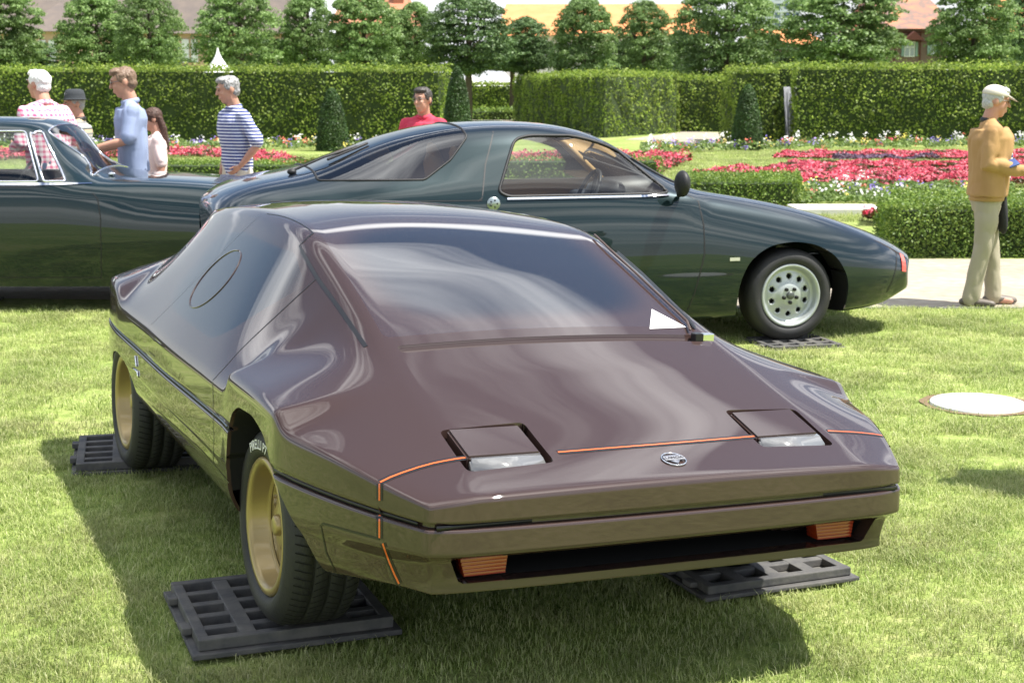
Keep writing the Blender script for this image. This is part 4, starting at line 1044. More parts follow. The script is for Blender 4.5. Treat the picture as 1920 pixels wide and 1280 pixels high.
    if glasses:
        b = bmesh.new()
        for s in (-1, 1):
            q = [hc+hM @ Vector((s*.031+.021*math.cos(t), -.096, .014+.016*math.sin(t))) for t in np.linspace(0, 2*math.pi, 18)]; tube(b, q, .002, n=5, caps=False)
            tube(b, [hc+hM @ Vector((s*.052, -.094, .018)), hc+hM @ Vector((s*.078, .0, .012))], .0022, n=5)
        tube(b, [hc+hM @ Vector((-.010, -.099, .018)), hc+hM @ Vector((.010, -.099, .018))], .002, n=5)
        bobj('glasses', b, mat('thin_metal', (.25, .25, .26), .3, .9), root)
    b = bmesh.new()
    for s in (-1, 1): ell(b, hc+hM @ Vector((s*.030, -.0905, .012)), (.010, .006, .0055), M=hM, seg=10)
    bobj('eyes', b, EYE, root)
    b = bmesh.new()
    for s in (-1, 1): tube(b, [hc+hM @ Vector((s*.016, -.0965, .034)), hc+hM @ Vector((s*.046, -.088, .035))], .0038, n=5)
    bobj('eyebrows', b, hair[0] if hair else EYE, root)
    return root, k
def stripes(name, cols, scale, axis=2, rough=.8):
    """cols: list of (width fraction, colour); repeats every 1/scale metres"""
    m = bpy.data.materials.new(name); m.use_nodes = True; t = m.node_tree; b = t.nodes['Principled BSDF']; b.inputs['Roughness'].default_value = rough
    c = t.nodes.new('ShaderNodeTexCoord'); s = t.nodes.new('ShaderNodeSeparateXYZ'); mu = t.nodes.new('ShaderNodeMath'); mu.operation = 'MULTIPLY'; mu.inputs[1].default_value = scale
    fr = t.nodes.new('ShaderNodeMath'); fr.operation = 'FRACT'; r = t.nodes.new('ShaderNodeValToRGB'); r.color_ramp.interpolation = 'CONSTANT'; el = r.color_ramp.elements
    while len(el) < len(cols): el.new(.5)
    x = 0
    for e_, (w_, q) in zip(el, cols): e_.position = x; e_.color = (*q, 1); x += w_
    t.links.new(c.outputs['Object'], s.inputs[0]); t.links.new(s.outputs[axis], mu.inputs[0]); t.links.new(mu.outputs[0], fr.inputs[0]); t.links.new(fr.outputs[0], r.inputs[0]); t.links.new(r.outputs[0], b.inputs['Base Color'])
    return m
def checks(name, c0, c1, scale):
    m = bpy.data.materials.new(name); m.use_nodes = True; t = m.node_tree; b = t.nodes['Principled BSDF']; b.inputs['Roughness'].default_value = .8
    c = t.nodes.new('ShaderNodeTexCoord'); s = t.nodes.new('ShaderNodeSeparateXYZ'); t.links.new(c.outputs['Object'], s.inputs[0]); o = []
    for a in (0, 2):
        mu = t.nodes.new('ShaderNodeMath'); mu.operation = 'MULTIPLY'; mu.inputs[1].default_value = scale; fr = t.nodes.new('ShaderNodeMath'); fr.operation = 'FRACT'; gt = t.nodes.new('ShaderNodeMath'); gt.operation = 'GREATER_THAN'; gt.inputs[1].default_value = .55
        t.links.new(s.outputs[a], mu.inputs[0]); t.links.new(mu.outputs[0], fr.inputs[0]); t.links.new(fr.outputs[0], gt.inputs[0]); o.append(gt)
    ad = t.nodes.new('ShaderNodeMath'); ad.operation = 'ADD'; t.links.new(o[0].outputs[0], ad.inputs[0]); t.links.new(o[1].outputs[0], ad.inputs[1])
    dv = t.nodes.new('ShaderNodeMath'); dv.operation = 'MULTIPLY'; dv.inputs[1].default_value = .5; t.links.new(ad.outputs[0], dv.inputs[0])
    mx_ = t.nodes.new('ShaderNodeMixRGB'); mx_.inputs['Color1'].default_value = (*c0, 1); mx_.inputs['Color2'].default_value = (*c1, 1); t.links.new(dv.outputs[0], mx_.inputs['Fac']); t.links.new(mx_.outputs[0], b.inputs['Base Color'])
    return m
KHAKI = mat('khaki_cotton', (.46, .40, .29), .85, bump=.1, bs=40); JEANS = mat('blue_denim', (.06, .08, .14), .85)
def hair_m(n, a, b_): return mat(n, a, .55, var=[b_], vs=60)
down = lambda s, e=0.: ((s*(.235+e), .03, 1.13), (s*(.245+e), -.04, .88), (0, -.12, -1), (-s*.2, -1, 0), .35)
# white haired man in the checked shirt
p = dp(88, 600, 13.0)
person('white haired man in a pink and white checked shirt, seen from behind', (p.x, 13.3, 0), R(128)*-1, 1.84, checks('pink_check', (.78, .70, .72), (.60, .10, .22), 24), JEANS,
       [((.27, .02, 1.15), (.20, -.20, 1.10), (-.4, -1, 0), (0, 0, 1), .5), ((-.27, .02, 1.15), (-.20, -.20, 1.10), (.4, -1, 0), (0, 0, 1), .5)], (hair_m('white_hair', (.70, .69, .66), (.85, .84, .82)), 'short'), head_turn=10, untuck=True, sleeves='long', stoop=.05, seed=1, slim=1.12)
# man in the dark hat
def felt_hat(root, hc, M):
    b = bmesh.new(); rr, F_ = lathe(b, [(.055, .135), (.048, .130), (.055, .100), (.065, .093), (.10, .090), (.14, .078), (.155, .05), (.150, .0005)], 28, 'Z')
    for v in b.verts: v.co = hc+M @ Vector((v.co.x, v.co.y*1.12+.012, v.co.z-.01))
    bobj('hat', b, mat('charcoal_felt', (.035, .04, .045), .9), root)
p = dp(152, 600, 14.2)
person('man in a dark grey felt hat and brown and grey striped polo shirt', (p.x, 14.4, 0), R(-75), 1.645,
       stripes('tan_grey_stripes', [(.30, (.42, .34, .22)), (.12, (.05, .05, .05)), (.30, (.32, .34, .33)), (.10, (.55, .50, .42)), (.18, (.20, .20, .20))], 9), JEANS,
       [((.24, .0, 1.13), (.16, -.22, 1.08), (-.3, -1, 0), (0, 0, 1), .5), ((-.24, .0, 1.13), (-.16, -.22, 1.05), (.3, -1, 0), (0, 0, 1), .5)], (hair_m('grey_hair', (.25, .24, .23), (.4, .39, .38)), 'short'), head_turn=20, hat=felt_hat, untuck=True, seed=2, slim=1.05, collar=BLACK)
# man in the light blue shirt
p = dp(252, 600, 12.9)
person('brown haired man with glasses in a loose light blue short sleeved shirt, reaching forward', (p.x, 13.1, 0), R(-72), 1.86, mat('pale_blue_cotton', (.23, .28, .43), .85, var=[(.28, .34, .48)], vs=3), JEANS,
       [((.22, -.06, 1.16), (.12, -.30, 1.10), (-.2, -1, .05), (0, 0, 1), .6), ((-.23, .0, 1.14), (-.15, -.26, 1.07), (.2, -1, .1), (0, 0, 1), .6)], (hair_m('brown_hair', (.13, .08, .05), (.24, .16, .11)), 'short'), head_turn=-4, head_tilt=14, glasses=True, untuck=True, stoop=.02, seed=3, slim=1.02)
# girl with long hair
p = dp(300, 600, 14.0)
person('girl with long dark brown hair in a loose pale pink top', (p.x+.0, 14.1, 0), R(-70), 1.50, mat('pale_pink_cotton', (.72, .58, .55), .85), JEANS,
       [down(1), down(-1)], (hair_m('dark_brown_hair', (.04, .02, .014), (.09, .045, .03)), 'long'), head_turn=0, head_tilt=10, untuck=True, seed=4, slim=.92, collar=False)
# man in the navy striped polo
p = dp(446, 600, 13.7)
pr, kk = person('grey haired man in a navy and white striped polo, hand on his hip', (p.x, 13.9, 0), R(-52), 1.79, stripes('navy_white_stripes', [(.58, (.045, .065, .22)), (.42, (.68, .71, .78))], 36), mat('sand_cotton', (.58, .53, .42), .85),
       [((.29, .06, 1.15), (.17, -.05, .965), (-.5, -.4, -.6), (0, -1, 0), .6), ((-.25, .05, 1.13), (-.24, -.03, .88), (0, -.1, -1), (0, -1, 0), .6)], (hair_m('grey_black_hair', (.12, .12, .12), (.42, .41, .40)), 'short'), head_turn=-12, head_tilt=12, stoop=.03, seed=5, slim=1.02, untuck=True)
b2 = bmesh.new(); q = bpy.data.objects.get('person')
tube(b2, [(0, 0, 0), (.01, .01, -.07), (-.01, 0, -.15)], [.035, .045, .03], n=10)
pp = dp(478, 332, 13.45); rb = bobj('red_cloth', b2, mat('red_fabric', (.55, .02, .03), .8), None); rb.location = pp; tag(rb, 'red cloth held in the hand of the man in the striped polo', 'cloth')
# man in the red shirt
p = dp(797, 600, 13.8)
person('dark haired man in an open necked red shirt standing behind the green coupe', (p.x, 13.9, 0), R(-14), 1.69, mat('crimson_cotton', (.50, .035, .075), .8, var=[(.58, .05, .09)], vs=3), KHAKI,
       [down(1, .01), down(-1, .01)], (hair_m('black_hair', (.025, .02, .018), (.07, .06, .055)), 'short'), head_turn=-16, head_tilt=4, glasses=True, sleeves='long', seed=6, slim=1.03)
# man in the tan jacket
def cap(root, hc, M):
    b = bmesh.new(); ell(b, hc+M @ Vector((0, .015, .055)), (.088, .104, .072), M=M, seg=24)
    for v in list(b.verts):
        l = M.transposed() @ (v.co-hc)
        if l.z < .045: v.co += M @ Vector((0, 0, .045-l.z))
    o = bobj('cap', b, mat('cream_cap_cotton', (.62, .57, .48), .85), root)
    b = bmesh.new(); n = 14; A, B_ = [], []
    for i in range(n+1):
        t = math.pi*(i/n); x = .078*math.cos(t); y = -.075-.095*math.sin(t); z = .050-.028*math.sin(t)
        A.append(b.verts.new(hc+M @ Vector((x, -.070-.02*math.sin(t), .060)))); B_.append(b.verts.new(hc+M @ Vector((x, y, z))))
    for i in range(n): b.faces.new((A[i], A[i+1], B_[i+1], B_[i]))
    r = bmesh.ops.solidify(b, geom=b.faces[:], thickness=.004); bobj('cap_peak', b, bpy.data.materials['cream_cap_cotton'], o)
g = gp(1842, 574)
JK = mat('tan_suede', (.36, .205, .075), .75, var=[(.42, .25, .10)], vs=4, bump=.1, bs=50)
pr, kk = person('older man in a tan jacket, cream cap and khaki trousers standing on the path', (g.x+.0, g.y+.02, 0), R(80), 1.70, JK, mat('stone_cotton', (.36, .32, .23), .85, bump=.15, bs=25),
       [((.25, .04, 1.14), (.16, -.27, 1.06), (-.25, -1, .1), (0, 0, 1), .7), ((-.25, .04, 1.14), (-.15, -.25, 1.08), (.25, -1, .1), (0, 0, 1), .7)], (hair_m('silver_hair', (.35, .35, .34), (.5, .5, .48)), 'short'), head_turn=4, head_tilt=10, glasses=True, sleeves='long', jacket=True, hat=cap,
       legs=[((.09, -.05, .50), (.10, -.10, .085), 12), ((-.09, .02, .50), (-.10, .10, .085), -10)], seed=7, slim=1.13, collar=BLACK, shoes=(.12, .10, .08))
ST = stripes('shirt_front_stripes', [(.5, (.06, .09, .22)), (.5, (.7, .68, .66))], 22)
b2 = bmesh.new(); tube(b2, [(0, -.148, 1.02), (0, -.155, 1.20), (0, -.128, 1.36)], [.055, .06, .05], n=14, flat=.4, up=(0, 1, 0)); bobj('shirt_front', b2, ST, pr)
b2 = bmesh.new(); tube(b2, [(.19, -.11, .93), (.205, -.08, .96), (.215, -.07, 1.06)], .004, n=5); bobj('jacket_zip', b2, CHROME, pr)
b2 = bmesh.new(); tube(b2, [Vector((0, .005, .845)), Vector((0, .005, .895))], [.205, .208], n=24, flat=.66, up=(0, 1, 0), caps=False); bobj('jacket_hem', b2, JK, pr)
w_ = gp(1842, 574)
bag = bobj('shoulder_bag', (lambda b: (tube(b, [(0, 0, 0), (0, 0, -.10), (.01, 0, -.2)], [.06, .085, .075], n=14, flat=.45, up=(1, 0, 0)), b)[1])(bmesh.new()), mat('black_canvas', (.02, .02, .022), .8)); bag.location = dp(1880, 372, 11.75)
tag(bag, 'black bag hanging at the hip of the man in the tan jacket', 'bag')
b2 = bmesh.new(); box(b2, -.04, .04, -.055, .055, -.006, .006, .003); o = bobj('booklet', b2, mat('blue_card', (.05, .09, .25), .5)); o.location = dp(1898, 306, 11.55); o.rotation_euler = (R(20), R(-20), 0)
tag(o, 'small blue booklet in the hands of the man in the tan jacket', 'booklet')
# unseen bystander, added past the right edge to cast the shadow patch on the lawn
person('bystander in a grey shirt added unseen past the right edge for the lawn shadow', (2.72, 6.28, 0), R(100), 1.74, mat('grey_cotton', (.30, .31, .32), .85), KHAKI, [down(1), down(-1)], (bpy.data.materials['brown_hair'], 'short'), seed=8, slim=1.1)
# ================================================================ ground
def sheet(name, pts, z, mt, **kw):
    b = bmesh.new(); b.faces.new([b.verts.new((x, y, z)) for x, y in pts])
    o = bobj(name, b, mt, None, smooth=False, recalc=False)
    if o.data.polygons[0].normal.z < 0: o.data.flip_normals()
    return tag(o, kind='structure', **kw)
def soilmat(name, cs, s1, s2, bump=.4, bs=30):
    m = bpy.data.materials.new(name); m.use_nodes = True; t = m.node_tree; b = t.nodes['Principled BSDF']; b.inputs['Roughness'].default_value = .95; b.inputs['Specular IOR Level'].default_value = .2
    c = t.nodes.new('ShaderNodeNewGeometry'); fac = None
    for i, s in enumerate((s1, s2)):
        n = t.nodes.new('ShaderNodeTexNoise'); n.inputs['Scale'].default_value = s; n.inputs['Detail'].default_value = 6; t.links.new(c.outputs['Position'], n.inputs['Vector'])
        if fac is None: fac = n.outputs[0]
        else:
            a = t.nodes.new('ShaderNodeMixRGB'); a.inputs[0].default_value = .5; t.links.new(fac, a.inputs[1]); t.links.new(n.outputs[0], a.inputs[2]); fac = a.outputs[0]
    r = t.nodes.new('ShaderNodeValToRGB'); el = r.color_ramp.elements; el[0].position = .38; el[1].position = .62
    for i in range(len(cs)-2): el.new(.38+.24*(i+1)/(len(cs)-1))
    for i, q in enumerate(cs): el[i].color = (*q, 1)
    t.links.new(fac, r.inputs[0]); t.links.new(r.outputs[0], b.inputs['Base Color'])
    n = t.nodes.new('ShaderNodeTexNoise'); n.inputs['Scale'].default_value = bs; n.inputs['Detail'].default_value = 4; t.links.new(c.outputs['Position'], n.inputs['Vector'])
    u = t.nodes.new('ShaderNodeBump'); u.inputs['Strength'].default_value = bump; u.inputs['Distance'].default_value = .03; t.links.new(n.outputs[0], u.inputs['Height']); t.links.new(u.outputs[0], b.inputs['Normal'])
    return m
LAWN = soilmat('lawn_ground', [(.14, .20, .045), (.24, .30, .08), (.35, .36, .15)], .9, 14, .6, 60)
sheet('ground', [(-900, -40), (900, -40), (900, 1500), (-900, 1500)], 0, LAWN)
PATHM = soilmat('path_gravel', [(.27, .235, .18), (.33, .29, .23), (.38, .34, .28)], .7, 9, .15, 90)
EDGE_Y = 11.72
FAR_Y = gp(1700, 486).y
sheet('path', [(-60, EDGE_Y+1.2), (-6, EDGE_Y+.6), (1.2, EDGE_Y+.02), (2.6, EDGE_Y-.02), (60, EDGE_Y-.6), (60, FAR_Y), (1.5, FAR_Y), (-6, FAR_Y+.2), (-60, FAR_Y+1)], .004, PATHM)
bx('path_edging', (1.0, 60, EDGE_Y-.12, EDGE_Y-.09, -.02, .012), mat('edging_stone', (.2, .2, .19), .8), None); tag(bpy.data.objects['path_edging'], kind='structure')
# second path among the hedges
a, b_, c_, d_ = gp(1170, 262), gp(1480, 275), gp(1440, 255), gp(1280, 247)
sheet('path', [(a.x, a.y), (b_.x, b_.y-.4), (c_.x, c_.y+3), (d_.x, d_.y)], .004, PATHM)
a, b_ = gp(886, 224), gp(965, 224)
sheet('path', [(a.x, a.y-3), (b_.x, b_.y-3), (b_.x+1, b_.y+1), (a.x, a.y+1)], .004, PATHM)
# ================================================================ foliage built of leaf faces
def leaves(P, Nn, size, rng, jitter=.6, fold=.25, aspect=.62):
    """P (n,3) centres, Nn (n,3) normals -> folded four-corner leaves as triangles pairs (quads)"""
    n = len(P); Nn = Nn+rng.normal(0, jitter, (n, 3)); Nn /= np.linalg.norm(Nn, axis=1)[:, None]+1e-9
    r = rng.normal(size=(n, 3)); T = np.cross(Nn, r); T /= np.linalg.norm(T, axis=1)[:, None]+1e-9; B = np.cross(Nn, T)
    s = (size*rng.uniform(.6, 1.35, n))[:, None]
    V = np.stack([P-T*s*.5, P-B*s*aspect*.5+Nn*s*fold*.3, P+T*s*.5, P+B*s*aspect*.5+Nn*s*fold*.3], 1).reshape(-1, 3)
    F = np.arange(4*n).reshape(-1, 4); return V, F
def leafobj(name, P, Nn, size, mt, parent, seed, **kw):
    rng = np.random.default_rng(seed); V, F = leaves(np.asarray(P), np.asarray(Nn), size, rng, **kw); return link(name, npmesh(name, V, F), mt, parent)
HEDGE_L = leafmat('beech_leaves', [(.075, .13, .02), (.155, .235, .032), (.25, .34, .05), (.36, .44, .09)], .48, vs=1.2)
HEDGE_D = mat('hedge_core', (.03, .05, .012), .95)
BOX_L = leafmat('box_leaves', [(.07, .13, .02), (.14, .225, .035), (.24, .32, .06)], .35, vs=2.)
YEW_L = leafmat('yew_leaves', [(.02, .05, .012), (.045, .095, .02), (.07, .13, .03)], .25, vs=2.)
def hedge(label, poly, h, dens, leaf, mt=HEDGE_L, seed=1, cat='hedge', name='clipped_hedge', group=None, shaggy=.10, lump=.10, faces_from=None, size_top=1.1):
    """poly: footprint corners (x, y) in order; leaves on the sides and top, over a dark twiggy core"""
    rng = np.random.default_rng(seed); cx = sum(p[0] for p in poly)/len(poly); cy = sum(p[1] for p in poly)/len(poly)
    r = empty(name, (cx, cy, 0), 0, label, cat, group); pts, nr = [], []
    L = [(x-cx, y-cy) for x, y in poly]; area = .5*sum(L[i-1][0]*L[i][1]-L[i][0]*L[i-1][1] for i in range(len(L)))
    if area < 0: L = L[::-1]
    for i in range(len(L)):
        (x0, y0), (x1, y1) = L[i-1], L[i]; ln = math.hypot(x1-x0, y1-y0); nx, ny = (y1-y0)/ln, -(x1-x0)/ln
        if faces_from is not None:      # leave out sides that face away from the garden
            mx_, my_ = (x0+x1)/2+cx, (y0+y1)/2+cy
            if nx*(0-mx_)+ny*(0-my_) < 0: continue
        n = int(ln*h*dens); t = rng.random(n); z = h*rng.random(n)**.95; w_ = np.array([noise.noise(Vector((x0+cx+(x1-x0)*tt)*1.6 if False else ((x0+(x1-x0)*tt)*1.3, (y0+(y1-y0)*tt)*1.3, zz*1.6))) for tt, zz in zip(t, z)])
        off = w_*lump*2+rng.normal(0, .03, n)-.02
        pts.append(np.stack([x0+(x1-x0)*t+nx*off, y0+(y1-y0)*t+ny*off, z], 1)); nr.append(np.tile([nx, ny, .35], (n, 1)))
    xs, ys = [p[0] for p in L], [p[1] for p in L]; A = (max(xs)-min(xs))*(max(ys)-min(ys)); n = int(A*dens*size_top)
    q = np.stack([rng.uniform(min(xs), max(xs), n), rng.uniform(min(ys), max(ys), n)], 1); ins = np.array([inside(p, L) for p in q]) if n else np.zeros(0, bool); q = q[ins]
    zz = h+np.abs(rng.normal(0, shaggy, len(q)))-.04
    pts.append(np.c_[q, zz]); nr.append(np.tile([0, 0, 1.], (len(q), 1)))
    leafobj('leaves', np.concatenate(pts), np.concatenate(nr), leaf, mt, r, seed, jitter=.75)
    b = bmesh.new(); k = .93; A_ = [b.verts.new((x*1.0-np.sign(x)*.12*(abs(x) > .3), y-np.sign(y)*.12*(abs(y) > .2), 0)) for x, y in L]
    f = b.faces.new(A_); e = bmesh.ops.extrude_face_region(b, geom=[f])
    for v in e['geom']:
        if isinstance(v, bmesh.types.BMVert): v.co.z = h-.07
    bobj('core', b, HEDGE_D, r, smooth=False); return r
def ph(px, py, topy):      # height of something standing at ground pixel (px,py) with its top at topy
    g_ = gp(px, py); return dp(px, topy, g_.y).z
HY = gp(600, 272).y
def gx(px, Y): return dp(px, 600, Y).x
hedge('long tall clipped beech hedge behind the people on the left', [(gx(-60, HY), HY), (gx(832, HY), HY), (gx(832, HY)+.3, HY+1.6), (gx(-60, HY)-.6, HY+1.6)], 2.10, 260, .085, seed=1, group='tall clipped beech hedges', faces_from=1)
hy2 = gp(1700, 272).y
hedge('long tall clipped beech hedge behind the red flower beds on the right', [(gx(1479, hy2), hy2), (gx(2000, hy2), hy2), (gx(2000, hy2), hy2+1.8), (gx(1479, hy2)+.2, hy2+1.8)], 2.16, 300, .085, seed=2, group='tall clipped beech hedges', faces_from=1)
hedge('short tall hedge end between the small cone bush and the plastic sheet', [(gx(1368, 44.5), 44.8), (gx(1452, 44.5), 44.8), (gx(1456, 44.5), 48.2), (gx(1362, 46), 48.2)], 2.08, 300, .085, seed=3, group='tall clipped beech hedges', faces_from=1)
hedge('tall hedge piece set back behind the grey plastic sheet', [(gx(1440, 47), 47), (gx(1500, 47), 47), (gx(1500, 47), 48.6), (gx(1440, 47), 48.6)], 2.2, 300, .085, seed=13, group='tall clipped beech hedges', faces_from=1)
c0 = gp(1150, 257)
def gxy(px, Y): return (gx(px, Y), Y)
hedge('tall hedge block in the middle with a sunlit right hand face', [gxy(1130, 49.5), gxy(1268, 55), gxy(1100, 78), gxy(962, 72)], 2.0, 170, .10, seed=4, group='tall clipped beech hedges', faces_from=1)
hedge('far hedge seen through the gap left of the cone bush', [gxy(1262, 56), gxy(1375, 56), gxy(1375, 58), gxy(1262, 58)], 1.9, 230, .10, seed=5, group='tall clipped beech hedges', faces_from=1)
hedge('far tall hedge seen through the central gap under the white tents', [gxy(870, 92), gxy(985, 92), gxy(985, 94), gxy(870, 94)], 1.68, 140, .14, seed=6, group='tall clipped beech hedges', faces_from=1)
hedge('low light green hedge in the central gap', [gxy(884, 74), gxy(966, 74), gxy(966, 76), gxy(884, 76)], .45, 160, .12, seed=7, mt=BOX_L, group='low hedges')
# low box hedges
f0 = FAR_Y+.10
hedge('thick low box hedge beside the gravel path at the right', [(gx(1662, f0), f0), (gx(2100, f0), f0), (gx(2100, f0), f0+1.2), (gx(1662, f0)+.15, f0+1.2)], .52, 4200, .032, mt=BOX_L, seed=8, group='low box hedges', shaggy=.03, lump=.03)
y1 = gp(1400, 388).y
hedge('low box hedge at the corner of the flower bed behind the coupe nose', [(gx(1270, y1), y1), (gx(1497, y1), y1), (gx(1488, y1+1.9), y1+1.9), (gx(1280, y1+1.9), y1+1.9)], .38, 1500, .040, mt=BOX_L, seed=9, group='low box hedges', shaggy=.04, lump=.03)
hedge('low box hedge behind the thick one at the right', [(gx(1700, 18), 18), (gx(2050, 18), 18), (gx(2050, 18), 19.2), (gx(1700, 18), 19.2)], .40, 900, .04, mt=BOX_L, seed=10, group='low box hedges', shaggy=.04, lump=.03)
y2 = gp(450, 342).y
hedge('long low box hedge in front of the red flowers on the left', [(gx(280, y2), y2), (gx(640, y2), y2), (gx(640, y2), y2+1.2), (gx(280, y2), y2+1.2)], .34, 600, .045, mt=BOX_L, seed=11, group='low box hedges', shaggy=.04, lump=.03)
hedge('low box hedge seen through the coupe side window', [(gx(900, y2+1), y2+1), (gx(1240, y2+1), y2+1), (gx(1240, y2+1), y2+2), (gx(900, y2+1), y2+2)], .36, 400, .045, mt=BOX_L, seed=12, group='low box hedges', shaggy=.04, lump=.03)
# cone bushes
def cone(label, px, base, top, wpx, dens=1500):
    g_ = gp(px, base); h = dp(px, top, g_.y).z; r_ = wpx/2/F_PX*g_.y*1.02; rng = np.random.default_rng(int(px)); n = int(dens*h*r_*6)
    z = rng.random(n)**1.25; rad = r_*np.sqrt(np.clip(1-z**2.2, 0, 1))*(1-.25*z)*(1+rng.normal(0, .03, n)); a = rng.uniform(0, 2*math.pi, n)
    P = np.stack([rad*np.cos(a), rad*np.sin(a), z*h], 1); Nn = np.stack([np.cos(a), np.sin(a), .4+z], 1)
    r = empty('cone_bush', (g_.x, g_.y, 0), 0, label, 'shrub', 'clipped yew cones'); leafobj('leaves', P, Nn, .05, YEW_L, r, 5, jitter=.8)
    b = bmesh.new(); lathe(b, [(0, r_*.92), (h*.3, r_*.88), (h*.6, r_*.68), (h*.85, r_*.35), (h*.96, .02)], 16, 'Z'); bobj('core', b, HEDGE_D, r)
cone('short dark yew cone in front of the left hedge', 624, 283, 165, 60); cone('tall dark yew cone behind the man in the red shirt', 858, 286, 125, 58); cone('yew cone left of the plastic sheet at the right', 1400, 283, 158, 58)
# ================================================================ trees
TREE_L = leafmat('maple_leaves', [(.085, .15, .045), (.15, .245, .07), (.22, .33, .10), (.29, .40, .16)], .42, vs=.5)
TREE_D = leafmat('dark_tree_leaves', [(.05, .10, .035), (.10, .17, .055), (.15, .23, .075)], .25, vs=.5)
BARK = mat('bark', (.09, .07, .05), .9, bump=.6, bs=12)
def crown_mesh(seed, n_cl, n_leaf, size, conic=.35, air=0.):
    rng = np.random.default_rng(seed); P, Nn = [], []
    for i in range(n_cl):
        z = rng.random(); a = rng.uniform(0, 2*math.pi); prof = max(0, 1-abs(2*z-1)**2.6)**.6*(1-conic*z)*(1+conic*.5)
        rr = prof*rng.uniform(.12, 1.)**.5; c = np.array([rr*.5*math.cos(a), rr*.5*math.sin(a), z]); cr_ = rng.uniform(.045, .12)*(1-.25*z)
        d = rng.normal(size=(n_leaf, 3)); d /= np.linalg.norm(d, axis=1)[:, None]; d[:, 2] = np.abs(d[:, 2])*.9-.25
        rad = cr_*rng.uniform(.65, 1.08, n_leaf)[:, None]; P.append(c+d*rad*np.array([1.15, 1.15, .95])); Nn.append(d+np.array([0, 0, .5]))
    V, F = leaves(np.concatenate(P), np.concatenate(Nn), size, rng, jitter=.55, aspect=.7); return npmesh('leaf_crown', V, F)
CROWNS = [crown_mesh(s, n, k, .028, co) for s, n, k, co in ((11, 520, 76, .22), (12, 500, 74, .38), (13, 480, 76, .12), (14, 400, 70, .3))]
def tree(label, px, top, base_px, wpx, Y, i, dark=False, name='maple_tree'):
    x = gx(px, Y); zt = dp(px, top, Y).z; zb = dp(px, base_px, Y).z; wd = wpx/F_PX*Y
    r = empty(name, (x, Y, 0), 0, label, 'tree', 'trees behind the hedges')
    o = link('crown', CROWNS[i % 4], None, r)
    if not o.data.materials: o.data.materials.append(TREE_L)
    if dark: o.material_slots[0].link = 'OBJECT'; o.material_slots[0].material = TREE_D
    o.location = (0, 0, zb); o.scale = (wd*1.0, wd*1.0, zt-zb); o.rotation_euler = (0, 0, i*1.7)
    b = bmesh.new(); tube(b, [(0, 0, 0), (.02, 0, zb), (.0, .05, zb+(zt-zb)*.55), (0, 0, zb+(zt-zb)*.85)], [.16, .13, .08, .03], n=10)
    rr = random.Random(i)
    for q in range(6):
        a = q*1.05+i; z = zb+(zt-zb)*(.12+.09*q); tube(b, [(0, 0, z), (math.cos(a)*wd*.18, math.sin(a)*wd*.18, z+wd*.13), (math.cos(a)*wd*.33, math.sin(a)*wd*.33, z+wd*.27)], [.06, .04, .02], n=6)
    bobj('trunk', b, BARK, r)
TR = [('dense round maple at the left edge', 25, -40, 150, 165, 60, 0), ('broad maple left of the man in blue, in front of the grey roof', 205, -15, 152, 150, 62, 1), ('maple with pale leaves above the blue shirted man', 300, -12, 148, 125, 60, 2),
      ('maple behind the single white tent peak', 465, -30, 148, 170, 62, 3), ('narrow maple right of the white tent peak', 590, -12, 145, 110, 63, 1), ('wide maple in front of the red brown gable', 690, -22, 150, 140, 60, 0),
      ('maple with a pointed top right of the brick chimney', 785, 8, 150, 110, 62, 3), ('tall dark maple above the tall yew cone', 880, -5, 140, 160, 60, 2), ('low dark bushy tree above the white tents', 985, 35, 138, 110, 70, 1),
      ('rounded pale maple in front of the orange roof', 1090, 0, 165, 125, 66, 0), ('airy maple in front of the orange roof and white wall', 1200, 5, 150, 120, 68, 3), ('very broad maple left of the tower block', 1350, -45, 165, 190, 60, 2),
      ('big maple right of the tower block', 1562, -45, 145, 225, 58, 0), ('large maple right of the half timbered house', 1800, -45, 145, 165, 58, 1), ('dark tree at the right edge behind the maples', 1905, -60, 150, 120, 75, 3),
      ('small dark tree filling the gap left of the broad maple', 1265, 60, 165, 70, 72, 2), ('pale green tree far behind at the upper left', 118, -30, 60, 110, 150, 1)]
for i, (lb, px, tp, bs, wd, Y, ci) in enumerate(TR): tree(lb, px, tp, bs, wd, Y, ci+4*i, dark=('dark' in lb))
for i, w_ in enumerate(('left edge', 'man in the hat', 'single tent peak', 'tall yew cone', 'central gap', 'white walled house', 'tower block', 'half timbered house', 'right edge')): tree('low dark tree of the far row nearest the '+w_, 60+i*225, 75, 134 if i in (3, 4) else 160, 190, 84, i, dark=True, name='small_tree')
# ================================================================ buildings
def house(label, px0, px1, eave, ridge, Y, depth, wallm, roofm, hip=0., name='house', group=None, base=0.):
    x0, x1 = gx(px0, Y), gx(px1, Y); ze = dp(px0, eave, Y).z; zr = dp(px0, ridge, Y+depth/2).z; cx = (x0+x1)/2; w2 = (x1-x0)/2
    r = empty(name, (cx, Y, 0), 0, label, 'building', group)
    bx('wall', (-w2, w2, 0, depth, base, ze), wallm, r)
    b = bmesh.new(); e = .5; hp = hip*(x1-x0)/2
    v = [b.verts.new(p) for p in ((-w2-e, -e, ze-.05), (w2+e, -e, ze-.05), (w2+e, depth+e, ze-.05), (-w2-e, depth+e, ze-.05), (-w2-e+hp, depth/2, zr), (w2+e-hp, depth/2, zr))]
    for q in ((0, 1, 5, 4), (2, 3, 4, 5), (1, 2, 5), (3, 0, 4), (3, 2, 1, 0)): b.faces.new([v[k] for k in q])
    bobj('roof', b, roofm, r, smooth=False); return r, (lambda px: gx(px, Y)-cx), (lambda py: dp(px0, py, Y).z), ze, zr
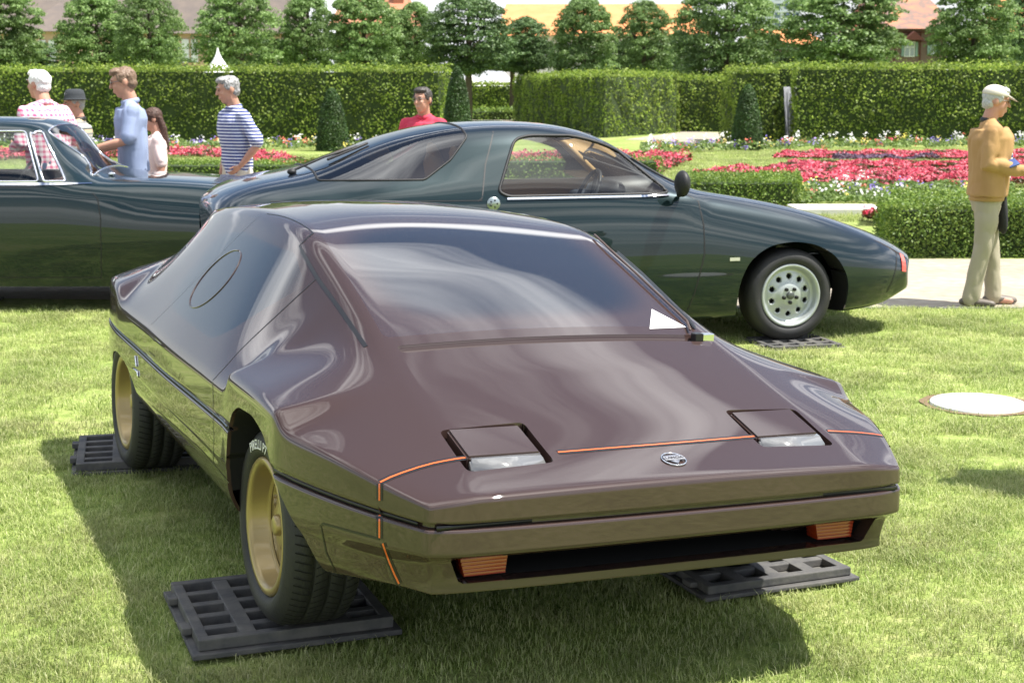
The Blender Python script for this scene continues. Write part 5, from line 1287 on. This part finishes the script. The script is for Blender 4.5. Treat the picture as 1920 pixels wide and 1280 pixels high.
def pane(r, x0, x1, z0, z1, fm, gm, d=-.02, bars=True):
    w_ = bx('window', (x0, x1, d-.06, d, z0, z1), fm, r); m = .07*(x1-x0)
    bx('pane', (x0+m, x1-m, d-.075, d-.062, z0+m, z1-m), gm, w_)
    if bars: bx('glazing_bar', ((x0+x1)/2-.02, (x0+x1)/2+.02, d-.09, d-.077, z0+m, z1-m), fm, w_); bx('glazing_bar', (x0+m, x1-m, d-.09, d-.077, z0+(z1-z0)*.6, z0+(z1-z0)*.6+.04), fm, w_)
    return w_
SLATE = mat('slate_roof', (.115, .095, .085), .8, var=[(.15, .12, .10)], vs=1.5, bump=.3, bs=5); CREAM = mat('pink_cream_wall', (.55, .38, .27), .9); PWHITE = mat('window_white', (.72, .74, .76), .6); PGL = mat('window_glass', (.30, .34, .38), .15)
r, X, Z, ze, zr = house('long building with a grey brown slate roof and cream walls behind the left maples', -80, 540, 62, -95, 100, 14, CREAM, SLATE, .12)
for p0, p1 in ((-50, -30), (99, 113), (118, 132), (359, 372), (376, 388), (408, 422), (500, 515)): pane(r, X(p0), X(p1), Z(118), Z(74), PWHITE, PWHITE if p0 > 90 else PGL, -.03, False)
for p0, p1 in ((-10, 2), (349, 356)): pane(r, X(p0), X(p1), Z(112), Z(82), PWHITE, PGL, -.03)
bx('dormer_window', (X(352), X(357), 3.0, 3.6, Z(25), Z(15)), PWHITE, r); bx('dormer_window', (X(396), X(408), 3.0, 3.6, Z(25), Z(17)), PWHITE, r)
r, X, Z, ze, zr = house('hip roofed grey pavilion end at the upper left', 80, 170, 58, 5, 96, 9, CREAM, SLATE, .8)
for p0, p1 in ((99, 112), (117, 131)): pane(r, X(p0), X(p1), Z(117), Z(76), PWHITE, PWHITE, -.03, False)
RTILE = mat('red_tile_roof', (.34, .13, .07), .85, var=[(.42, .19, .11)], vs=1.2, bump=.3, bs=6); OTILE = mat('orange_tile_roof', (.62, .22, .08), .8, var=[(.68, .27, .11)], vs=1., bump=.15, bs=4)
r, X, Z, ze, zr = house('brick red gabled house with a chimney behind the central maples', 640, 765, 52, -30, 92, 12, mat('red_brown_wall', (.38, .17, .12), .9), RTILE, .45)
bx('chimney', (X(738), X(757), 3, 4.4, 5.5, dp(740, -20, 95).z), mat('brick_chimney', (.36, .14, .08), .9), r)
for p0 in (668, 705, 738): pane(r, X(p0), X(p0+14), Z(110), Z(78), PWHITE, PGL, -.03)
r, X, Z, ze, zr = house('long low house with a bright orange tiled roof and white wall', 945, 1305, 66, 8, 98, 12, mat('white_render', (.62, .60, .57), .9), OTILE, .10)
bx('dormer_window', (X(1222), X(1240), 1.2, 2.5, Z(58), Z(44)), PWHITE, r)
for p0 in (1000, 1060, 1118, 1160, 1255): pane(r, X(p0), X(p0+14), Z(118), Z(86), PWHITE, PGL, -.03)
bx('entry_block', (X(1252), X(1302), -2, -.01, 0, Z(80)), bpy.data.materials['white_render'], r)
# tower block
TW = mat('tower_concrete', (.58, .62, .68), .8)
Y = 170; x0, x1 = gx(1428, Y), gx(1482, Y); tw = empty('tower_block', ((x0+x1)/2, Y, 0), 0, 'tall pale blue tower block with rows of windows behind the trees', 'building')
w2 = (x1-x0)/2; bx('wall', (-w2, w2, 0, 12, 0, 24), TW, tw)
for k in range(9):
    zc = dp(1440, 62-k*16.5, Y).z
    for q in range(3): pane(tw, -w2+.45+q*1.0, -w2+1.2+q*1.0, zc-.35, zc+.35, PWHITE, mat('tower_glass', (.12, .16, .28), .2) if not bpy.data.materials.get('tower_glass') else bpy.data.materials['tower_glass'], -.01, False)
    bx('floor_band', (-w2, w2, -.12, -.001, zc-.62, zc-.50), TW, tw)
r, X, Z, ze, zr = house('small house with an orange roof beside the tower block', 1425, 1512, 82, 55, 84, 8, mat('old_pink_wall', (.46, .30, .24), .9), OTILE, .2)
Y = 80
r, X, Z, ze, zr = house('half timbered house with a patchy orange and brown hipped roof', 1632, 1752, 53, -25, 80, 9, mat('brown_plaster', (.16, .11, .09), .9), mat('patchy_tile_roof', (.55, .20, .10), .85, var=[(.18, .13, .11), (.50, .19, .10)], vs=.8, bump=.2, bs=5), .62)
WGR = mat('green_shutter', (.20, .30, .27), .7)
pane(r, X(1674), X(1693), Z(107), Z(78), PWHITE, PGL)
for p0, p1 in ((1669, 1673), (1694, 1698)): bx('shutter', (X(p0), X(p1), -.10, -.02, Z(106), Z(79)), WGR, r)
pane(r, X(1722), X(1730), Z(104), Z(80), PWHITE, PGL)
for p0, p1 in ((1716, 1721), (1731, 1738)): bx('shutter', (X(p0), X(p1), -.10, -.02, Z(103), Z(80)), WGR, r)
b = bmesh.new(); DRK = mat('dark_timber', (.10, .03, .02), .8)
v = [b.verts.new(p) for p in ((X(1666), -.9, Z(76)), (X(1702), -.9, Z(76)), (X(1684), -.9, Z(60)), (X(1666), 0, Z(76)), (X(1702), 0, Z(76)), (X(1684), 0, Z(60)))]
for q in ((0, 1, 2), (3, 5, 4), (0, 2, 5, 3), (1, 4, 5, 2), (0, 3, 4, 1)): b.faces.new([v[k] for k in q])
bobj('small_gable', b, DRK, r, smooth=False)
for p0, p1, q0, q1 in ((1640, 1745, 77, 79), (1640, 1745, 60, 62), (1702, 1704, 62, 118), (1745, 1747, 62, 118), (1655, 1657, 62, 118)): bx('timber_beam', (X(p0), X(p1), -.05, .0-.001, Z(q1), Z(q0)), DRK, r)
b = bmesh.new()
for xx, zz in ((1651, 22), (1692, 24), (1686, 5)):
    box(b, X(xx)-.12, X(xx)+.12, .9+(53-zz)*.06, 1.5+(53-zz)*.06, Z(zz), Z(zz-6))
bobj('roof_vent', b, mat('vent_grey', (.3, .3, .32), .5), r, smooth=False)
bx('chimney', (X(1730), X(1738), 3.5, 4.3, 5, dp(1733, -25, 84).z), mat('grey_chimney', (.22, .18, .17), .9), r)
r, X, Z, ze, zr = house('orange roofed house at the far right edge', 1872, 1990, 75, -10, 105, 9, mat('dull_wall', (.35, .30, .27), .9), OTILE, .3)
for p0 in (1880, 1905): pane(r, X(p0), X(p0+8), Z(118), Z(88), PWHITE, PGL, -.03, False)
# ================================================================ tents, bin, sheet, sign, kerb
TENT = mat('tent_canvas', (.82, .81, .80), .7)
def tent(label, px, top, base, wpx, Y):
    r = empty('pavilion_tent', (gx(px, Y), Y, 0), R(20), label, 'tent', 'white pagoda tents behind the hedges'); h1 = dp(px, top, Y).z; h0 = dp(px, base, Y).z; w_ = wpx/2/F_PX*Y
    b = bmesh.new(); n = 8; prev = None
    for k in range(n+1):
        t = k/n; ww = w_*(1-t)**1.7+.02; z = h0+(h1-h0)*t; ring = [b.verts.new((sx*ww, sy*ww, z)) for sx, sy in ((-1, -1), (1, -1), (1, 1), (-1, 1))]
        if prev:
            for q in range(4): b.faces.new((prev[q], prev[(q+1) % 4], ring[(q+1) % 4], ring[q]))
        prev = ring
    bobj('canopy', b, TENT, r, smooth=False)
    bx('valance', (-w_, w_, -w_, w_, h0-.3, h0-.002), TENT, r)
    for sx in (-1, 1):
        for sy in (-1, 1): bx('tent_leg', (sx*w_*.97-.03, sx*w_*.97+.03, sy*w_*.97-.03, sy*w_*.97+.03, 0, h0-.29), PWHITE, r)
tent('single tall white tent peak above the left hedge', 424, 90, 138, 50, 50); tent('left one of the two low white tent peaks above the central gap', 884, 136, 168, 74, 96); tent('right one of the two low white tent peaks above the central gap', 946, 135, 166, 84, 96)
g_ = gp(341, 271); bn = empty('litter_bin', (g_.x, g_.y, 0), 0, 'dark green round litter bin in front of the left hedge', 'bin')
b = bmesh.new(); hb = dp(341, 240, g_.y).z; lathe(b, [(0, .0005), (0, .17), (hb, .19)], 24, 'Z'); bobj('bin_body', b, mat('bin_green', (.02, .07, .06), .5), bn)
b = bmesh.new(); lathe(b, [(hb-.02, .205), (hb+.05, .205), (hb+.07, .17), (hb+.07, .0005)], 24, 'Z'); bobj('bin_lid', b, mat('bin_lid_green', (.03, .09, .08), .45), bn)
# plastic sheet hung across the hedge opening
b = bmesh.new(); xa, xb = gx(1452, 46), gx(1479, 46); za = dp(1460, 163, 46).z; n = 14; V0, V1 = [], []
for k in range(n+1):
    t = k/n; x = xa+(xb-xa)*t; y = .06*math.sin(k*1.9); V0.append(b.verts.new((x+.12*(1-t), y+.03*math.cos(k), .05))); V1.append(b.verts.new((x, y, za)))
for k in range(n): b.faces.new((V0[k], V0[k+1], V1[k+1], V1[k]))
bmesh.ops.solidify(b, geom=b.faces[:], thickness=.006)
o = bobj('plastic_sheet', b, mat('grey_plastic_sheet', (.30, .31, .33), .25, coat=.5, bump=.3, bs=6)); o.location = (0, 45.6, 0); tag(o, 'grey translucent plastic sheet hanging in the gap of the tall hedge', 'plastic sheet')
# white board at the right edge
Yb = 40; wb = empty('white_notice_board', (gx(1923, Yb), Yb, 0), 0, 'white board on posts at the right edge in front of the tall hedge', 'sign')
bx('board', (-.16, .35, -.02, .02, dp(1915, 278, Yb).z, dp(1915, 238, Yb).z), TENT, wb, .005); bx('post', (-.15, -.10, -.05, -.021, 0, dp(1915, 232, Yb).z), TENT, wb); bx('post', (.25, .30, -.05, -.021, 0, dp(1915, 240, Yb).z), TENT, wb)
# white stone bench-like kerb
yk = gp(1600, 406).y; ke = empty('stone_kerb', (gx(1590, yk), yk, 0), 0, 'long low white stone block between the coupe nose and the box hedge', 'stone block')
bx('block', (gx(1490, yk)-gx(1590, yk), gx(1654, yk)-gx(1590, yk), 0, .8, -.02, .10), mat('white_limestone', (.66, .64, .60), .8, bump=.15, bs=12), ke, .01)
# ================================================================ flower beds: uncountable plants, one object per bed
def flowermat(name, cols): return leafmat(name, cols, .25, vs=3.)
REDF = flowermat('begonia_petals', [(.26, .012, .03), (.55, .035, .08), (.66, .10, .15), (.78, .28, .32)]); REDL = leafmat('begonia_leaves', [(.05, .05, .012), (.09, .03, .012), (.07, .11, .02)], .25, vs=3.)
def bed(name, label, poly_px, n, h, mt, size, seed, jit=.8, cat=None, lowz=.03):
    rng = np.random.default_rng(seed); G = [gp(x, y) for x, y in poly_px]; L = [(g.x, g.y) for g in G]
    xs, ys = [p[0] for p in L], [p[1] for p in L]; out_ = []
    while len(out_) < n:
        q = (rng.uniform(min(xs), max(xs)), rng.uniform(min(ys), max(ys)))
        if inside(q, L): out_.append(q)
    q = np.array(out_); mound = np.array([.6+.9*noise.noise(Vector((a*2.2, b_*2.2, seed))) for a, b_ in q]); z = lowz+h*np.clip(mound, .3, 1.3)*rng.uniform(.7, 1.05, n)
    V, F = leaves(np.c_[q, z], np.tile([0, -.5, 1.], (n, 1)), size, rng, jitter=jit, aspect=.85); o = link(name, npmesh(name, V, F), mt)
    return tag(o, label, cat, kind='stuff')
def both(nm, lab, poly, n, h, seed, size=.055):
    bed(nm+'_flowers', lab, poly, n, h, REDF, size, seed); bed(nm+'_foliage', lab+', leaves', poly, n, h*.72, REDL, size*1.2, seed+50)
SOIL = mat('bed_soil', (.05, .03, .02), .95)
both('begonia', 'band of red and pink begonias in front of the low box hedge at the right', [(1285, 338), (1500, 353), (1930, 353), (1930, 327), (1430, 325), (1340, 328)], 15000, .16, 21)
both('begonia', 'second band of red and pink begonias at the right, narrower', [(1425, 325), (1480, 311), (1930, 309), (1930, 317), (1560, 319), (1440, 326)], 9000, .11, 22)
both('begonia', 'farthest band of red begonias in front of the mixed border at the right', [(1448, 301), (1470, 291), (1930, 289), (1930, 302)], 10000, .11, 23)
both('begonia', 'band of pink begonias curving behind the low hedge on the left', [(470, 312), (470, 296), (520, 300), (600, 318), (640, 324), (600, 331), (500, 327)], 4500, .2, 24)
both('begonia', 'thin band of pink begonias on the far left lawn', [(-20, 293), (320, 289), (500, 292), (495, 300), (320, 300), (-20, 306)], 5000, .2, 25)
both('begonia', 'red begonias seen through the coupe windows', [(870, 300), (1240, 296), (1300, 305), (1240, 330), (870, 330)], 8000, .22, 26)
both('begonia', 'small clump of deep red flowers beside the white stone block', [(1618, 424), (1648, 424), (1652, 415), (1620, 412)], 160, .2, 27, .06)
bed('purple_border', 'purple grey bedding plants between the red bands at the right', [(1560, 303), (1760, 303), (1760, 300), (1560, 300)], 1200, .13, leafmat('purple_foliage', [(.06, .03, .06), (.16, .10, .16)], .2), .06, 31)
MIXC = [leafmat('border_greens', [(.06, .11, .02), (.13, .20, .04), (.20, .27, .08)], .3, vs=3.), flowermat('white_petals', [(.75, .74, .70), (.85, .85, .82)]), flowermat('yellow_petals', [(.65, .55, .06), (.75, .68, .25)]), flowermat('violet_petals', [(.14, .10, .38), (.35, .28, .60)]), flowermat('pink_petals', [(.60, .04, .12), (.70, .25, .10)])]
def border(lab, poly, n, h, seed, size=.06, bl=1.):
    bed('border_foliage', lab, poly, n, h, MIXC[0], size*1.1, seed)
    for k, (m_, fr) in enumerate(zip(MIXC[1:], (.05, .03, .05, .03))):
        # blossoms gathered in small heads
        rng = np.random.default_rng(seed+k); G = [gp(x, y) for x, y in poly]; L = [(g.x, g.y) for g in G]; xs, ys = [p[0] for p in L], [p[1] for p in L]; C = []
        while len(C) < int(n*fr*bl/9):
            q = (rng.uniform(min(xs), max(xs)), rng.uniform(min(ys), max(ys)))
            if inside(q, L): C.append(q)
        P = []
        for q in C:
            zz = h*rng.uniform(.6, 1.5)*(1.25 if k == 0 else .9); P.append(np.array([q[0], q[1], zz])+rng.normal(0, .045, (9, 3)))
        P = np.concatenate(P); V, F = leaves(P, np.tile([0, -.6, 1.], (len(P), 1)), size*.9, rng, aspect=.9); o = link(['white', 'yellow', 'violet', 'pink'][k]+'_blossoms', npmesh('blossoms', V, F), m_); tag(o, ['white', 'yellow', 'violet', 'pink'][k]+' blossoms of the '+lab, None, kind='stuff')
border('mixed flower border at the foot of the left hedge', [(-30, 286), (330, 284), (600, 284), (850, 288), (850, 279), (600, 276), (-30, 278)], 11000, .22, 61)
border('mixed flower border at the foot of the right hedge', [(1200, 292), (1400, 286), (1930, 280), (1930, 273), (1400, 278), (1200, 280)], 9000, .22, 71)
border('mixed flower bed between the low box hedges at the right', [(1492, 388), (1680, 392), (1760, 372), (1900, 366), (1900, 356), (1500, 356)], 9000, .14, 81, .05, .35)
# ================================================================ grass blades
def tuft(seed, n, rad, h0, h1, wd, lean):
    rng = np.random.default_rng(seed); V, F = [], []
    for i in range(n):
        a = rng.uniform(0, 2*math.pi); r_ = rad*math.sqrt(rng.random()); x, y = r_*math.cos(a), r_*math.sin(a); h = rng.uniform(h0, h1); d = rng.uniform(0, 2*math.pi); ln = rng.uniform(.2, 1.)*lean*h; w_ = wd*rng.uniform(.7, 1.2)
        dx, dy = math.cos(d)*ln, math.sin(d)*ln; sx, sy = -math.sin(d)*w_/2, math.cos(d)*w_/2; k = len(V)
        V += [(x-sx, y-sy, -.005), (x+sx, y+sy, -.005), (x+dx*.35+sx*.8, y+dy*.35+sy*.8, h*.6), (x+dx*.35-sx*.8, y+dy*.35-sy*.8, h*.6), (x+dx, y+dy, h*rng.uniform(.8, 1.))]
        F += [(k, k+1, k+2, k+3), (k+3, k+2, k+4, k+4)]
    me = bpy.data.meshes.new('grass_tuft'); me.from_pydata(V, [], [f if f[2] != f[3] else f[:3] for f in F]); me.update(); return me
GRASS = leafmat('grass_blades', [(.17, .235, .055), (.30, .385, .105), (.42, .49, .165), (.58, .58, .32)], .45, .45, vs=1.1, patch=((.54, .50, .28), 2.3, .3))
tufts = bpy.data.collections.new('grass_tufts')
for i in range(5):
    me = tuft(100+i, 62, .075, .011, .031, .0030, 1.4); me.materials.append(GRASS); o = bpy.data.objects.new('grass_tuft', me); tufts.objects.link(o)
far_t = bpy.data.collections.new('far_grass_tufts')
for i in range(3):
    me = tuft(200+i, 46, .14, .03, .055, .0075, .9); me.materials.append(GRASS); o = bpy.data.objects.new('grass_tuft', me); far_t.objects.link(o)
def scatter(name, label, pts, coll, seed, smin=.75, smax=1.25):
    n = len(pts); rng = np.random.default_rng(seed); me = bpy.data.meshes.new(name); me.vertices.add(n); me.vertices.foreach_set('co', np.asarray(pts, np.float32).ravel())
    ro = me.attributes.new('rot', 'FLOAT_VECTOR', 'POINT'); v = np.zeros((n, 3), np.float32); v[:, 2] = rng.uniform(0, 6.283, n); ro.data.foreach_set('vector', v.ravel())
    sc = me.attributes.new('scl', 'FLOAT_VECTOR', 'POINT'); s = rng.uniform(smin, smax, n); hh = s*rng.uniform(.75, 1.3, n); sc.data.foreach_set('vector', np.stack([s, s, hh], 1).astype(np.float32).ravel())
    o = link(name, me); g = bpy.data.node_groups.new(name, 'GeometryNodeTree')
    g.interface.new_socket('Geometry', in_out='INPUT', socket_type='NodeSocketGeometry'); g.interface.new_socket('Geometry', in_out='OUTPUT', socket_type='NodeSocketGeometry')
    gi, go = g.nodes.new('NodeGroupInput'), g.nodes.new('NodeGroupOutput'); ip = g.nodes.new('GeometryNodeInstanceOnPoints'); ci = g.nodes.new('GeometryNodeCollectionInfo'); ci.inputs[0].default_value = coll; ci.inputs[1].default_value = True; ci.inputs[2].default_value = True
    ip.inputs['Pick Instance'].default_value = True
    for nm, sk in (('rot', 'Rotation'), ('scl', 'Scale')):
        a = g.nodes.new('GeometryNodeInputNamedAttribute'); a.data_type = 'FLOAT_VECTOR'; a.inputs[0].default_value = nm; g.links.new(a.outputs[0], ip.inputs[sk])
    g.links.new(gi.outputs[0], ip.inputs['Points']); g.links.new(ci.outputs[0], ip.inputs['Instance']); g.links.new(ip.outputs[0], go.inputs[0])
    m = o.modifiers.new('scatter', 'NODES'); m.node_group = g; return tag(o, label, 'grass', kind='stuff')
def lawn_pts(y0, y1, dens, seed, wide=1.12):
    rng = np.random.default_rng(seed); x1 = wide*960/F_PX*(y1+.6)+.3; n = int(2*x1*(y1-y0)*dens); x = rng.uniform(-x1, x1, n); y = rng.uniform(y0, y1, n); ok = np.abs(x) < wide*960/F_PX*(y+.6)+.3
    # nothing inside plates, on the cover or on the path
    d = (x-cv.x)**2+(y-cv.y)**2; ok &= d > (.30+.05*rng.random(n))**2; ok &= y < EDGE_Y-.12
    for o in bpy.data.objects:
        if o.name.startswith('wheel_plate'):
            lx = {c.name.split('.')[0]: c for c in o.children}['base']; bb = [Vector(c) for c in lx.bound_box]; hx, hy = max(c.x for c in bb), max(c.y for c in bb); a = -o.rotation_euler.z
            dx, dy = x-o.location.x, y-o.location.y; ok &= ~((np.abs(dx*math.cos(a)-dy*math.sin(a)) < hx) & (np.abs(dx*math.sin(a)+dy*math.cos(a)) < hy))
    return np.stack([x[ok], y[ok], np.zeros(ok.sum())], 1)
scatter('near_grass', 'mown lawn grass in front of and under the brown car', lawn_pts(3.2, 7.2, 290, 1), tufts, 1)
scatter('middle_grass', 'mown lawn grass around the green coupe', lawn_pts(7.2, EDGE_Y, 120, 2), tufts, 2, 1., 1.5)
rng = np.random.default_rng(9); gx0 = []
LP = []
for px0, px1, py0, py1 in ((280, 900, 292, 345), (1200, 1500, 284, 340), (1490, 1930, 296, 318), (1527, 1655, 392, 415), (-20, 330, 284, 345)):
    a, b_ = gp(px0, py1), gp(px1, py0)
    n = int((gx(px1, b_.y)-gx(px0, b_.y))*(b_.y-a.y)*22); yy = rng.uniform(a.y, b_.y, n); xx = rng.uniform(px0, px1, n); LP.append(np.stack([(xx-960)/F_PX*yy*1.0, yy, np.zeros(n)], 1))
scatter('garden_grass', 'lawn between the flower beds', np.concatenate(LP), far_t, 3, 1., 1.6)
